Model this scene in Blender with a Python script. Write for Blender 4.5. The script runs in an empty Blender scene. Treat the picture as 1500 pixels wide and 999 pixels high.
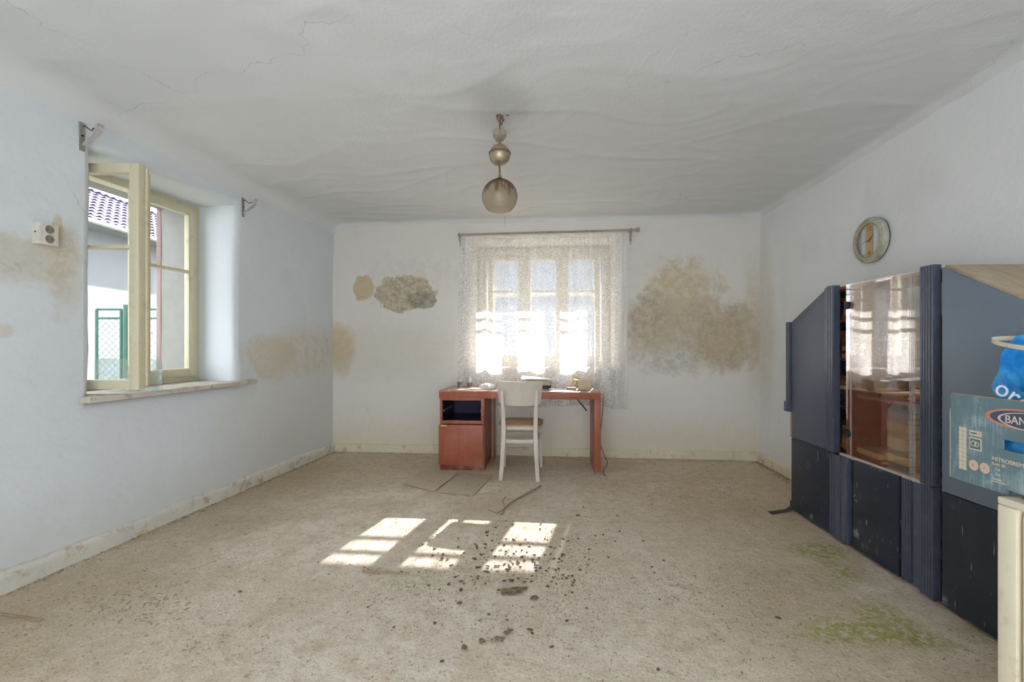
import bpy, bmesh, math, random
from mathutils import Vector, noise, Matrix

# ------------------------------------------------------------------ camera, sky, sun, exposure
SC = bpy.context.scene
COL = SC.collection
F, CX, HY, CH = 667.0, 750.0, 505.0, 1.2          # focal length in px of a 1500 px frame, horizon, eye height
cam_d = bpy.data.cameras.new('camera')
cam_d.sensor_width = 36.0
cam_d.lens = 36.0 * F / 1500.0
cam_d.shift_y = (HY - 499.5) / 1500.0
cam_d.clip_start = 0.05
cam = bpy.data.objects.new('camera', cam_d)
COL.objects.link(cam)
cam.location = (0, 0, CH)
cam.rotation_euler = (math.pi / 2, 0, 0)
SC.camera = cam

SKY_STRENGTH, SUN_STRENGTH, EXPOSURE = 2.25, 11.5, 1.48
world = bpy.data.worlds.new('world')
SC.world = world
world.use_nodes = True
bg = world.node_tree.nodes['Background']
bg.inputs['Color'].default_value = (0.87, 0.935, 1.0, 1)
bg.inputs['Strength'].default_value = SKY_STRENGTH
sun_d = bpy.data.lights.new('sun', 'SUN')
sun_d.energy = SUN_STRENGTH
sun_d.angle = math.radians(0.55)
sun_d.color = (1.0, 0.985, 0.965)
sun = bpy.data.objects.new('sun', sun_d)
COL.objects.link(sun)
sun.location = (4, 14, 10)
sun.rotation_euler = Vector((-0.28, -1.0, -0.65)).to_track_quat('-Z', 'Y').to_euler()
SC.view_settings.view_transform = 'Standard'
SC.view_settings.look = 'None'
SC.view_settings.exposure = EXPOSURE
SC.view_settings.gamma = 1.0
SC.view_settings.use_curve_mapping = False
SC.cycles.use_denoising = True
SC.cycles.use_adaptive_sampling = True
SC.cycles.adaptive_threshold = 0.05
SC.cycles.adaptive_min_samples = 12
SC.cycles.max_bounces = 10
SC.cycles.diffuse_bounces = 4
SC.cycles.transparent_max_bounces = 24
SC.cycles.caustics_reflective = False
SC.cycles.caustics_refractive = False

# ------------------------------------------------------------------ small maths
def S(r, g, b):
    f = lambda c: (c / 255 / 12.92) if c / 255 <= 0.04045 else ((c / 255 + 0.055) / 1.055) ** 2.4
    return (f(r), f(g), f(b), 1.0)

class Fr:
    """A vertical plane frame: origin on the floor, x along it, y to its outer side, z up."""
    def __init__(s, o, p):
        s.o = Vector((o[0], o[1], 0)); d = Vector((p[0] - o[0], p[1] - o[1], 0))
        s.len = d.length; s.u = d.normalized(); s.w = Vector((-s.u.y, s.u.x, 0))
        s.rz = math.atan2(s.u.y, s.u.x)
    def pt(s, x, y, z):
        return s.o + s.u * x + s.w * y + Vector((0, 0, z))
    def hit(s, px, py, y=0.0):
        """Local (x, z) of the plane at depth y seen at a photo position."""
        d = Vector(((px - CX) / F, 1, -(py - HY) / F)); c = Vector((0, 0, CH))
        t = ((s.o + s.w * y) - c).dot(s.w) / d.dot(s.w)
        h = c + d * t
        return (h - s.o).dot(s.u), h.z

def floor_at(px, py, z=0.0):
    Y = (CH - z) * F / (py - HY)
    return Vector(((px - CX) / F * Y, Y, z))
def depth_at(px, py, Y):
    return Vector(((px - CX) / F * Y, Y, CH - (py - HY) / F * Y))

A = (-2.03, 5.16); B = (2.57, 4.73)
L0 = (-2.03 - 6.16 * 0.152, -1.0); R0 = (2.57 - 5.73 * 0.0763, -1.0)
WL = Fr(L0, A); WB = Fr(A, B); WR = Fr(B, R0)
CEIL = 2.57

def fbm(p, sc, oct=3):
    v, a, s = 0.0, 1.0, sc
    for _ in range(oct):
        v += a * noise.noise(Vector(p) * s); a *= 0.5; s *= 2.05
    return v

# ------------------------------------------------------------------ objects
def link(name, mesh, parent=None):
    o = bpy.data.objects.new(name, mesh)
    COL.objects.link(o)
    if parent is not None:
        o.parent = parent
    return o
def tag(o, label=None, cat=None, group=None, kind=None):
    if label: o['label'] = label
    if cat: o['category'] = cat
    if group: o['group'] = group
    if kind: o['kind'] = kind
    return o
def empty(name, loc=(0, 0, 0), rz=0.0, parent=None):
    o = bpy.data.objects.new(name, None)
    COL.objects.link(o)
    o.empty_display_size = 0.1
    o.location = loc; o.rotation_euler = (0, 0, rz)
    if parent is not None: o.parent = parent
    return o

class MB:
    def __init__(s): s.v = []; s.f = []
    def add(s, vs, fs):
        k = len(s.v); s.v += [tuple(p) for p in vs]; s.f += [tuple(i + k for i in f) for f in fs]; return s
    def box(s, x0, x1, y0, y1, z0, z1):
        return s.add([(x0, y0, z0), (x1, y0, z0), (x1, y1, z0), (x0, y1, z0), (x0, y0, z1), (x1, y0, z1), (x1, y1, z1), (x0, y1, z1)],
                     [(3, 2, 1, 0), (4, 5, 6, 7), (0, 1, 5, 4), (1, 2, 6, 5), (2, 3, 7, 6), (3, 0, 4, 7)])
    def prism_y(s, poly, y0, y1):          # poly in x,z counter-clockwise seen from -y
        n = len(poly)
        return s.add([(x, y0, z) for x, z in poly] + [(x, y1, z) for x, z in poly],
                     [tuple(range(n)), tuple(range(2 * n - 1, n - 1, -1))] + [((i + 1) % n, i, n + i, n + (i + 1) % n) for i in range(n)])
    def prism_z(s, poly, z0, z1):          # poly in x,y counter-clockwise from above
        n = len(poly)
        return s.add([(x, y, z0) for x, y in poly] + [(x, y, z1) for x, y in poly],
                     [tuple(range(n - 1, -1, -1)), tuple(range(n, 2 * n))] + [(i, (i + 1) % n, n + (i + 1) % n, n + i) for i in range(n)])
    def tube(s, pts, r, n=8, caps=True):
        pts = [Vector(p) for p in pts]; rings = []
        for i, p in enumerate(pts):
            t = (pts[min(i + 1, len(pts) - 1)] - pts[max(i - 1, 0)]).normalized()
            a = Vector((0, 0, 1)) if abs(t.z) < 0.9 else Vector((1, 0, 0))
            e = t.cross(a).normalized(); g = t.cross(e)
            rr = r[i] if isinstance(r, (list, tuple)) else r
            rings.append([p + (e * math.cos(2 * math.pi * k / n) + g * math.sin(2 * math.pi * k / n)) * rr for k in range(n)])
        vs = [q for ring in rings for q in ring]; fs = []
        for i in range(len(rings) - 1):
            for k in range(n):
                fs.append((i * n + k, (i + 1) * n + k, (i + 1) * n + (k + 1) % n, i * n + (k + 1) % n))
        if caps:
            fs.append(tuple(range(n))); fs.append(tuple((len(rings) - 1) * n + k for k in range(n - 1, -1, -1)))
        return s.add(vs, fs)
    def sweep(s, pts, ws, ds):             # rectangular bar, width along x, depth along y
        vs = []; n = len(pts)
        for (x, y, z), w, d in zip(pts, ws, ds):
            vs += [(x - w / 2, y - d / 2, z), (x + w / 2, y - d / 2, z), (x + w / 2, y + d / 2, z), (x - w / 2, y + d / 2, z)]
        fs = [(3, 2, 1, 0), tuple((n - 1) * 4 + k for k in range(4))]
        for i in range(n - 1):
            for k in range(4):
                fs.append((i * 4 + k, i * 4 + (k + 1) % 4, i * 4 + 4 + (k + 1) % 4, i * 4 + 4 + k))
        return s.add(vs, fs)
    def lathe(s, prof, n=32, c=(0, 0, 0), closed=False):
        vs = []; fs = []; m = len(prof)
        for (r, z) in prof:
            for k in range(n):
                a = 2 * math.pi * k / n
                vs.append((c[0] + r * math.cos(a), c[1] + r * math.sin(a), c[2] + z))
        for i in range(m - 1 + (1 if closed else 0)):
            j = (i + 1) % m
            for k in range(n):
                fs.append((i * n + k, i * n + (k + 1) % n, j * n + (k + 1) % n, j * n + k))
        return s.add(vs, fs)
    def grid(s, nx, ny, fn, flip=False):
        vs = [fn(i / nx, j / ny) for j in range(ny + 1) for i in range(nx + 1)]
        fs = []
        for j in range(ny):
            for i in range(nx):
                a = j * (nx + 1) + i
                q = (a, a + 1, a + nx + 2, a + nx + 1)
                fs.append(q[::-1] if flip else q)
        return s.add(vs, fs)
    def build(s, name, m, parent=None, bevel=0.0, smooth=None, loc=None, rz=None, doubles=False):
        me = bpy.data.meshes.new(name)
        me.from_pydata(s.v, [], s.f)
        if bevel or doubles:
            bm = bmesh.new(); bm.from_mesh(me)
            if doubles: bmesh.ops.remove_doubles(bm, verts=bm.verts, dist=1e-5)
            if bevel:
                es = [e for e in bm.edges if len(e.link_faces) == 2 and e.calc_face_angle(0) > 0.5]
                bmesh.ops.bevel(bm, geom=es, offset=bevel, segments=2, profile=0.6, affect='EDGES', clamp_overlap=True)
            bm.to_mesh(me); bm.free()
        if smooth is None: smooth = 35
        if smooth:
            me.polygons.foreach_set('use_smooth', [True] * len(me.polygons))
            me.set_sharp_from_angle(angle=math.radians(smooth))
        me.materials.append(m)
        o = link(name, me, parent)
        if loc is not None: o.location = loc
        if rz is not None: o.rotation_euler = (0, 0, rz)
        return o

def circle(r, n, cx=0.0, cy=0.0, a0=0.0):
    return [(cx + r * math.cos(a0 + 2 * math.pi * k / n), cy + r * math.sin(a0 + 2 * math.pi * k / n)) for k in range(n)]

# ------------------------------------------------------------------ materials
class G:
    def __init__(s, name):
        s.m = bpy.data.materials.new(name); s.m.use_nodes = True
        s.t = s.m.node_tree; s.t.nodes.clear()
        s.out = s.t.nodes.new('ShaderNodeOutputMaterial')
        s._c = {}
    def put(s, sock, v):
        if v is None: return
        if hasattr(v, 'is_output'): s.t.links.new(v, sock)
        else:
            if isinstance(v, (tuple, list)) and len(v) == 4 and len(getattr(sock, 'default_value', v)) == 3: v = v[:3]
            sock.default_value = v
    def n(s, typ, ins=None, out=0, **props):
        nd = s.t.nodes.new('ShaderNode' + typ)
        for k, v in props.items(): setattr(nd, k, v)
        for k, v in (ins or {}).items(): s.put(nd.inputs[k], v)
        return nd.outputs[out] if out is not None else nd
    def co(s, which='Object'):
        if which not in s._c: s._c[which] = s.n('TexCoord', out=which)
        return s._c[which]
    def noise(s, sc, detail=3, rough=0.55, vec=None, dist=0.0, out='Fac'):
        return s.n('TexNoise', {'Vector': vec or s.co(), 'Scale': sc, 'Detail': detail, 'Roughness': rough, 'Distortion': dist}, out=out)
    def vor(s, sc, vec=None, feature='F1', out='Distance', rnd=1.0):
        return s.n('TexVoronoi', {'Vector': vec or s.co(), 'Scale': sc, 'Randomness': rnd}, out=out, feature=feature)
    def scale(s, v, vec=None):
        return s.n('VectorMath', {0: vec or s.co(), 1: v}, operation='MULTIPLY')
    def math(s, op, a, b=0.0, c=0.0, clamp=False):
        return s.n('Math', {0: a, 1: b, 2: c}, operation=op, use_clamp=clamp)
    def map(s, v, a, b, c=0.0, d=1.0, smooth=True):
        return s.n('MapRange', {'Value': v, 'From Min': a, 'From Max': b, 'To Min': c, 'To Max': d}, interpolation_type='SMOOTHSTEP' if smooth else 'LINEAR')
    def mix(s, f, a, b, blend='MIX'):
        nd = s.n('Mix', out=None, data_type='RGBA', blend_type=blend)
        s.put(nd.inputs['Factor'], f); s.put(nd.inputs['A'] if False else nd.inputs[6], a); s.put(nd.inputs[7], b)
        return nd.outputs[2]
    def ramp(s, f, stops):
        nd = s.n('ValToRGB', {'Fac': f}, out=None)
        while len(nd.color_ramp.elements) < len(stops): nd.color_ramp.elements.new(0.5)
        for e, (p, c) in zip(nd.color_ramp.elements, stops): e.position = p; e.color = c
        return nd.outputs['Color']
    def blob(s, c, r, soft=0.35, jag=0.5, nz=None, vec=None):
        """1 inside an uneven ellipsoid patch centred on c with radii r (object space)."""
        d = s.n('VectorMath', {0: vec or s.co(), 1: c}, operation='SUBTRACT')
        d = s.n('VectorMath', {0: d, 1: tuple(1 / k for k in r)}, operation='MULTIPLY')
        d = s.n('VectorMath', {0: d}, out='Value', operation='LENGTH')
        if nz is not None:
            d = s.math('ADD', d, s.math('MULTIPLY', s.math('SUBTRACT', nz, 0.5), jag * 2))
        return s.map(d, 1.0 + soft / 2, 1.0 - soft / 2)
    def bump(s, h, strength=0.5, dist=0.01, nrm=None):
        return s.n('Bump', {'Height': h, 'Strength': strength, 'Distance': dist, 'Normal': nrm})
    def pbr(s, col, rough=0.6, nrm=None, metal=0.0, spec=0.4, **kw):
        ins = {'Base Color': col, 'Roughness': rough, 'Metallic': metal, 'Specular IOR Level': spec, 'Normal': nrm}
        ins.update(kw)
        sh = s.n('BsdfPrincipled', ins)
        s.t.links.new(sh, s.out.inputs['Surface'])
        return s.m
    def surf(s, sh):
        s.t.links.new(sh, s.out.inputs['Surface']); return s.m

def plain(name, col, rough=0.6, var=0.08, sc=8.0, metal=0.0, spec=0.4, bump=0.0, bsc=60.0, dirt=None, dirt_amt=0.3, stretch=(1, 1, 1), dsc=6.0):
    g = G(name)
    v = g.scale(stretch)
    nz = g.noise(sc, 2, 0.6, v)
    c = g.mix(nz, tuple(k * (1 - var * 2) for k in col[:3]) + (1,), tuple(min(1, k * (1 + var * 2)) for k in col[:3]) + (1,))
    if dirt:
        c = g.mix(g.math('MULTIPLY', g.map(g.noise(dsc, 4, 0.7), 0.5, 0.72), dirt_amt), c, dirt)
    nrm = g.bump(g.noise(bsc, 2, 0.6, v), bump, 0.004) if bump else None
    return g.pbr(c, rough, nrm, metal, spec)

def plaster(name, base, stains=(), warm=None, low=None, grey=None, strong=1.0, cracks=True):
    """Whitewashed uneven plaster; stains are (x, z, rx, rz, soft, jag, amount, colour a, colour b) in wall metres."""
    g = G(name)
    n1 = g.noise(1.3, 3, 0.6); n2 = g.noise(9, 3, 0.65)
    c = g.mix(n1, tuple(k * 0.95 for k in base[:3]) + (1,), tuple(min(1, k * 1.04) for k in base[:3]) + (1,))
    if grey: c = g.mix(g.math('MULTIPLY', g.map(n1, 0.5, 0.75), 0.5), c, grey)
    if low:
        z = g.n('SeparateXYZ', {0: g.co()}, out=2)
        band = g.map(g.math('ADD', z, g.math('MULTIPLY', g.math('SUBTRACT', n2, 0.5), 0.5)), 0.55, 0.05)
        c = g.mix(g.math('MULTIPLY', band, 0.55), c, low)
    jn = g.noise(5.5, 4, 0.7)
    cn = g.map(g.noise(13, 3, 0.8), 0.40, 0.60)
    for (x, z, rx, rz, soft, jag, amt, ca, cb) in stains:
        mk = g.math('MULTIPLY', g.blob((x, 0, z), (rx, 0.13, rz), soft, jag, jn), amt)
        c = g.mix(mk, c, g.mix(cn, ca, cb))
    # fly specks and chips
    sp = g.math('MULTIPLY', g.map(g.vor(6.0), 0.045, 0.03), g.map(n1, 0.5, 0.6))
    c = g.mix(g.math('MULTIPLY', sp, 0.6), c, S(95, 85, 75))
    if cracks:
        dv = g.n('VectorMath', {0: g.co(), 1: g.scale((0.22, 0.22, 0.22), g.noise(3.5, 3, 0.65, out='Color'))}, operation='ADD')
        e = g.math('SUBTRACT', 1.0, g.map(g.vor(0.9, dv, 'DISTANCE_TO_EDGE'), 0.0, 0.004))
        c = g.mix(g.math('MULTIPLY', g.math('MULTIPLY', e, g.map(n1, 0.56, 0.66)), 0.3), c, S(120, 112, 102))
    yy = g.n('SeparateXYZ', {0: g.co()}, out=1)
    c = g.mix(g.map(yy, 0.40, 0.42), c, g.mix(n2, S(128, 127, 122), S(150, 149, 145)))     # outdoor render beyond the frames, shade painted in by greying its white
    h = g.noise(10, 3, 0.6)
    return g.pbr(c, 0.92, g.bump(h, 0.22 * strong, 0.02), spec=0.15)

def wood(name, a, b, sc=3.0, stretch=(1, 1, 12), rough=0.45, dust=None, dust_amt=0.4, spec=0.4):
    g = G(name)
    v = g.scale(stretch)
    n = g.noise(sc, 4, 0.65, v, 0.4)
    c = g.mix(g.map(n, 0.3, 0.7), a, b)
    if dust: c = g.mix(g.math('MULTIPLY', g.map(g.noise(4, 4, 0.7), 0.45, 0.72), dust_amt), c, dust)
    return g.pbr(c, rough, g.bump(g.noise(40, 1, 0.6, v), 0.1, 0.002), spec=spec)

def glass_mat(name, tint=(1, 1, 1, 1), refl=0.0, dirt=0.0, ior=1.45):
    g = G(name)
    ge = g.n('NewGeometry', out=None)
    cs = g.math('ABSOLUTE', g.n('VectorMath', {0: ge.outputs['Incoming'], 1: ge.outputs['Normal']}, out='Value', operation='DOT_PRODUCT'))
    fr = g.math('MULTIPLY_ADD', g.math('POWER', g.math('SUBTRACT', 1.0, cs), 5.0), 0.96, 0.04)
    f = g.math('ADD', fr, refl, clamp=True)
    sh = g.n('MixShader', {0: f, 1: g.n('BsdfTransparent', {'Color': tint}), 2: g.n('BsdfGlossy', {'Color': (1, 1, 1, 1), 'Roughness': 0.02})})
    if dirt:
        d = g.math('MULTIPLY', g.map(g.noise(6, 3, 0.7), 0.35, 0.8), dirt)
        sh = g.n('MixShader', {0: d, 1: sh, 2: g.n('BsdfDiffuse', {'Color': S(225, 225, 222)})})
    return g.surf(sh)

TAN, GREYB, BEI = S(206, 192, 166), S(172, 163, 146), S(214, 206, 188)
OCH = S(206, 184, 142)
WHITE = S(226, 227, 226)
def st(W, px, py, rx, ry, soft, jag, amt, ca, cb):
    x, z = W.hit(px, py); x1, _ = W.hit(px + rx, py); _, z1 = W.hit(px, py - ry)
    return (x, z, abs(x1 - x), abs(z1 - z), soft, jag, amt, ca, cb)
M = {}
M['wall_b'] = plaster('whitewash_stained', S(228, 224, 216), [
    st(WB, 575, 515, 100, 38, 1.0, 0.55, 0.45, BEI, S(214, 206, 190)),
    st(WB, 497, 512, 22, 34, 0.8, 0.5, 0.8, OCH, TAN),
    st(WB, 600, 400, 80, 30, 1.0, 0.6, 0.35, BEI, WHITE),
    st(WB, 533, 421, 17, 17, 0.15, 0.7, 0.95, TAN, OCH),
    st(WB, 592, 430, 44, 26, 0.15, 0.6, 1.0, TAN, GREYB),
    st(WB, 618, 440, 20, 14, 0.2, 0.6, 0.8, GREYB, S(140, 136, 126)),
    st(WB, 1000, 430, 55, 45, 0.7, 1.0, 0.85, OCH, BEI),
    st(WB, 1015, 490, 105, 52, 0.7, 0.8, 0.8, TAN, S(186, 172, 148)),
    st(WB, 950, 470, 32, 38, 0.7, 0.7, 0.8, GREYB, TAN),
    st(WB, 1070, 495, 50, 45, 0.5, 0.7, 0.8, S(200, 184, 155), S(184, 168, 142)),
    st(WB, 975, 530, 48, 20, 0.5, 1.0, 0.6, S(216, 215, 210), S(198, 194, 184)),
    st(WB, 1105, 480, 16, 90, 0.9, 0.5, 0.6, BEI, TAN),
    st(WB, 985, 640, 60, 10, 1.0, 0.6, 0.3, BEI, BEI)], low=S(218, 204, 172), grey=S(208, 206, 198), cracks=False)
M['wall_l'] = plaster('whitewash_left', S(221, 226, 230), [
    st(WL, 398, 524, 34, 34, 0.6, 0.75, 0.6, S(206, 188, 158), S(212, 200, 178)),
    st(WL, 455, 515, 40, 34, 0.9, 0.5, 0.5, BEI, OCH),
    st(WL, 440, 600, 70, 60, 1.0, 0.5, 0.35, BEI, S(214, 206, 190)),
    st(WL, 35, 375, 80, 34, 0.7, 0.8, 0.6, S(205, 196, 170), S(196, 186, 160)),
    st(WL, 95, 395, 26, 60, 0.9, 0.9, 0.6, BEI, S(198, 188, 164)),
    st(WL, 85, 335, 8, 22, 0.3, 0.9, 0.7, OCH, BEI),
    st(WL, 5, 485, 18, 10, 0.8, 0.6, 0.5, S(206, 192, 178), BEI)], low=S(208, 206, 200), grey=S(204, 206, 206), strong=1.2)
M['wall_r'] = plaster('whitewash_right', S(233, 234, 234), [
    st(WR, 1120, 480, 14, 120, 1.0, 0.5, 0.4, BEI, TAN)], low=S(224, 218, 205), grey=S(216, 216, 215), cracks=False)
def ceiling_mat():
    g = G('ceiling_whitewash')
    n1 = g.noise(1.0, 3, 0.6)
    c = g.mix(n1, S(216, 218, 218), S(228, 230, 230))
    # long thin cracks
    dv = g.n('VectorMath', {0: g.co(), 1: g.scale((0.3, 0.3, 0.3), g.noise(3.0, 3, 0.7, out='Color'))}, operation='ADD')
    e = g.math('SUBTRACT', 1.0, g.map(g.vor(0.62, dv, 'DISTANCE_TO_EDGE'), 0.0, 0.003))
    e = g.math('MULTIPLY', e, g.map(n1, 0.5, 0.6))
    # darker patch around the lamp hook
    hook_patch = g.blob((-0.07, 2.62, 0), (0.15, 0.30, 9), 1.2, 0.5, n1)
    c = g.mix(g.math('MULTIPLY', hook_patch, 0.22), c, S(120, 112, 104))
    c = g.mix(g.math('MULTIPLY', e, 0.28), c, S(130, 125, 120))
    return g.pbr(c, 0.93, g.bump(g.noise(42, 2, 0.65, g.scale((1.3, 0.9, 1))), 0.22, 0.008), spec=0.12)
M['ceiling'] = ceiling_mat()
M['base'] = plain('limewash_plinth', S(222, 212, 186), 0.9, 0.08, 5, spec=0.15, bump=0.6, bsc=25, dirt=S(172, 146, 108), dirt_amt=0.7, dsc=10)
M['base_l'] = plain('limewash_plinth_left', S(216, 212, 200), 0.9, 0.07, 5, spec=0.15, bump=0.6, bsc=25, dirt=S(168, 146, 114), dirt_amt=0.85, dsc=11)

def floor_mat():
    g = G('dirty_concrete')
    n0 = g.noise(0.55, 2, 0.6); n1 = g.noise(2.4, 5, 0.68); n2 = g.noise(14, 5, 0.7)
    c = g.mix(g.map(n1, 0.3, 0.7), S(213, 198, 178), S(232, 220, 204))
    c = g.mix(g.math('MULTIPLY', g.map(n0, 0.42, 0.62), 0.4), c, S(196, 176, 144))
    jn = g.noise(4, 5, 0.7)
    def patch(p, r, soft, jag, amt, col):
        nonlocal c
        mk = g.blob((p[0], p[1], 0), (r[0], r[1], 9), soft, jag, jn)
        c = g.mix(g.math('MULTIPLY', mk, amt), c, col)
    patch(floor_at(1050, 715), (1.0, 0.75), 0.9, 0.5, 0.45, S(206, 180, 146))
    patch(floor_at(1110, 780), (0.75, 0.6), 0.9, 0.5, 0.4, S(190, 166, 130))
    patch(floor_at(560, 690), (1.4, 0.5), 0.9, 0.5, 0.4, S(196, 176, 142))
    patch(floor_at(330, 740), (0.5, 1.1), 0.9, 0.5, 0.4, S(180, 160, 126))
    patch(floor_at(60, 900), (0.5, 0.5), 1.0, 0.6, 0.45, S(172, 152, 112))
    patch(floor_at(1180, 900), (0.35, 0.5), 1.0, 0.6, 0.45, S(170, 150, 116))
    patch(floor_at(620, 930), (1.1, 0.55), 1.1, 0.4, 0.25, S(206, 198, 190))
    patch(floor_at(880, 800), (0.6, 0.9), 1.1, 0.5, 0.35, S(216, 206, 192))
    gm = g.map(g.noise(30, 3, 0.7), 0.35, 0.6)
    for (px, py, rx, ry, amt) in ((1200, 806, .16, .10, .8), (1238, 836, .10, .12, .75), (1215, 850, .12, .10, .5), (1300, 908, .12, .14, .8), (1250, 928, .22, .07, .85),
                                  (1350, 935, .10, .07, .8), (1225, 912, .10, .05, .5), (1440, 930, .1, .1, .5), (1105, 748, .22, .12, .25), (600, 848, .16, .07, .4)):
        p = floor_at(px, py)
        mk = g.math('MULTIPLY', g.blob((p.x, p.y, 0), (rx, ry, 9), 0.9, 0.8, jn), g.math('MULTIPLY', gm, amt))
        c = g.mix(mk, c, S(150, 152, 70))
    # ground-in dirt and crumbs
    fl = g.map(g.noise(38, 4, 0.75, g.scale((0.8, 1.5, 1))), 0.58, 0.72)
    fl = g.math('MULTIPLY', fl, g.map(n1, 0.35, 0.65))
    c = g.mix(g.math('MULTIPLY', fl, 0.7), c, S(116, 98, 74))
    c = g.mix(g.math('MULTIPLY', g.map(n2, 0.38, 0.72), 0.42), c, S(166, 148, 122))
    gr = g.noise(95, 2, 0.7)
    c = g.mix(g.math('MULTIPLY', g.map(gr, 0.56, 0.68), 0.5), c, S(140, 120, 94))
    c = g.mix(g.math('MULTIPLY', g.map(gr, 0.42, 0.32), 0.35), c, S(236, 228, 216))
    c = g.mix(g.math('MULTIPLY', g.map(jn, 0.5, 0.68), 0.4), c, S(184, 160, 128))
    h = g.noise(26, 3, 0.8)
    return g.pbr(c, 0.95, g.bump(h, 0.6, 0.012), spec=0.12)
M['floor'] = floor_mat()
M['frame'] = plain('cream_window_paint', S(216, 208, 178), 0.5, 0.05, 6, dirt=S(140, 124, 98), dirt_amt=0.35, bump=0.15, bsc=40)
M['frame_w'] = plain('white_window_paint', S(240, 233, 216), 0.5, 0.05, 6, dirt=S(170, 150, 120), dirt_amt=0.3, bump=0.15, bsc=40)
M['sill'] = plain('peeling_sill_paint', S(206, 196, 184), 0.7, 0.08, 9, dirt=S(120, 98, 78), dirt_amt=0.75, bump=0.5, bsc=40, dsc=12)
M['glass'] = glass_mat('window_glass', dirt=0.05)
M['steel'] = plain('dull_steel', S(170, 165, 158), 0.4, 0.08, 30, metal=0.7, dirt=S(110, 100, 92), dirt_amt=0.5)
M['dark_metal'] = plain('dark_metal', S(60, 56, 54), 0.5, 0.1, 30, metal=0.5)
M['black'] = plain('black_plastic', S(34, 34, 38), 0.45, 0.1, 20)

# ------------------------------------------------------------------ the room shell
def lines(a, b, marks, step):
    pts = sorted(set([a, b] + [m for m in marks if a < m < b]))
    out = []
    for p, q in zip(pts, pts[1:]):
        k = max(1, round((q - p) / step))
        out += [p + (q - p) * i / k for i in range(k)]
    return out + [b]

def make_wall(name, W, mat, hole=None, T=0.72, seed=0.0, amp=0.012, r=0.045, splay=0.0, top=2.66):
    """Uneven plastered face at y = 0 with a rounded reveal running through to the outer face at y = T."""
    mb = MB()
    def bulge(x, z):
        return amp * fbm((x + seed, z * 1.1, seed * 3.1), 0.9, 3) + 0.0035 * fbm((x + seed, z, 7.7 + seed), 6.0, 2)
    if hole:
        s0, s1, z0, z1 = hole
        xs = lines(-0.06, W.len + 0.06, [s0 - r, s1 + r], 0.07); zs = lines(-0.05, top, [z0 - r, z1 + r], 0.07)
    else:
        xs = lines(-0.06, W.len + 0.06, [], 0.08); zs = lines(-0.05, top, [], 0.08)
    idx = {}
    def V(i, j):
        if (i, j) not in idx:
            idx[(i, j)] = len(mb.v); mb.v.append((xs[i], bulge(xs[i], zs[j]), zs[j]))
        return idx[(i, j)]
    inside = lambda i, j: hole and s0 - r - 1e-6 < xs[i] and xs[i + 1] < s1 + r + 1e-6 and z0 - r - 1e-6 < zs[j] and zs[j + 1] < z1 + r + 1e-6
    for i in range(len(xs) - 1):
        for j in range(len(zs) - 1):
            if not inside(i, j): mb.f.append((V(i, j), V(i + 1, j), V(i + 1, j + 1), V(i, j + 1)))
    if hole:
        ia, ib = [k for k, x in enumerate(xs) if abs(x - s0 + r) < 1e-6][0], [k for k, x in enumerate(xs) if abs(x - s1 - r) < 1e-6][0]
        ja, jb = [k for k, z in enumerate(zs) if abs(z - z0 + r) < 1e-6][0], [k for k, z in enumerate(zs) if abs(z - z1 - r) < 1e-6][0]
        loop = [(i, ja) for i in range(ia, ib)] + [(ib, j) for j in range(ja, jb)] + [(i, jb) for i in range(ib, ia, -1)] + [(ia, j) for j in range(jb, ja, -1)]
        prev = [V(i, j) for i, j in loop]; n = len(loop)
        steps = [(r * math.sin(a), r * (1 - math.cos(a)), 1.0) for a in (0.4, 0.8, 1.2, math.pi / 2)]
        steps += [(r + splay * t, r + (T - r) * t, 0.6) for t in (0.15, 0.3, 0.45, 0.62, 0.8, 1.0)]
        for (ins, y, k) in steps:
            cur = []
            for (i, j) in loop:
                x = min(max(xs[i], s0 - r + ins), s1 + r - ins); z = min(max(zs[j], z0 - r + ins), z1 + r - ins)
                dx = 0.010 * fbm((z * 2 + seed, y * 2, 3.3), 1.6, 2) * k; dz = 0.008 * fbm((x * 2 + seed, y * 2, 9.3), 1.6, 2) * k
                cur.append(len(mb.v)); mb.v.append((x + dx, y + bulge(xs[i], zs[j]) * max(0, 1 - y * 5), z + dz))
            for a in range(n):
                b = (a + 1) % n
                mb.f.append((prev[b], prev[a], cur[a], cur[b]))
            prev = cur
        mb.f = [f for f in mb.f]
        # outer face
        for (a, b, c, d) in ((-T, s0 + splay, -0.4, top), (s1 - splay, W.len + T, -0.4, top), (s0 + splay, s1 - splay, -0.4, z0 + splay), (s0 + splay, s1 - splay, z1 - splay, top)):
            mb.add([(a, T, c), (b, T, c), (b, T, d), (a, T, d)], [(3, 2, 1, 0)])
    else:
        mb.add([(-T, T, -0.4), (W.len + T, T, -0.4), (W.len + T, T, top), (-T, T, top)], [(3, 2, 1, 0)])
    o = mb.build(name, mat, smooth=60, loc=W.o, rz=W.rz)
    return o

# left window opening, back window opening (wall metres)
LW = (WL.hit(135, 400)[0], WL.hit(345, 400)[0], 0.88, 2.335)
BW = (1.59, 3.144, 0.94, 2.355)
wl = make_wall('wall_left', WL, M['wall_l'], LW, seed=1.7, amp=0.016)
tag(wl, 'whitewashed left wall with a deep window opening', 'wall', kind='structure')
wb = make_wall('wall_back', WB, M['wall_b'], BW, seed=5.2)
tag(wb, 'stained whitewashed wall behind the desk and lace curtain', 'wall', kind='structure')
wr = make_wall('wall_right', WR, M['wall_r'], None, seed=9.1)
tag(wr, 'plain white plastered wall that carries the clock', 'wall', kind='structure')

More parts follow.
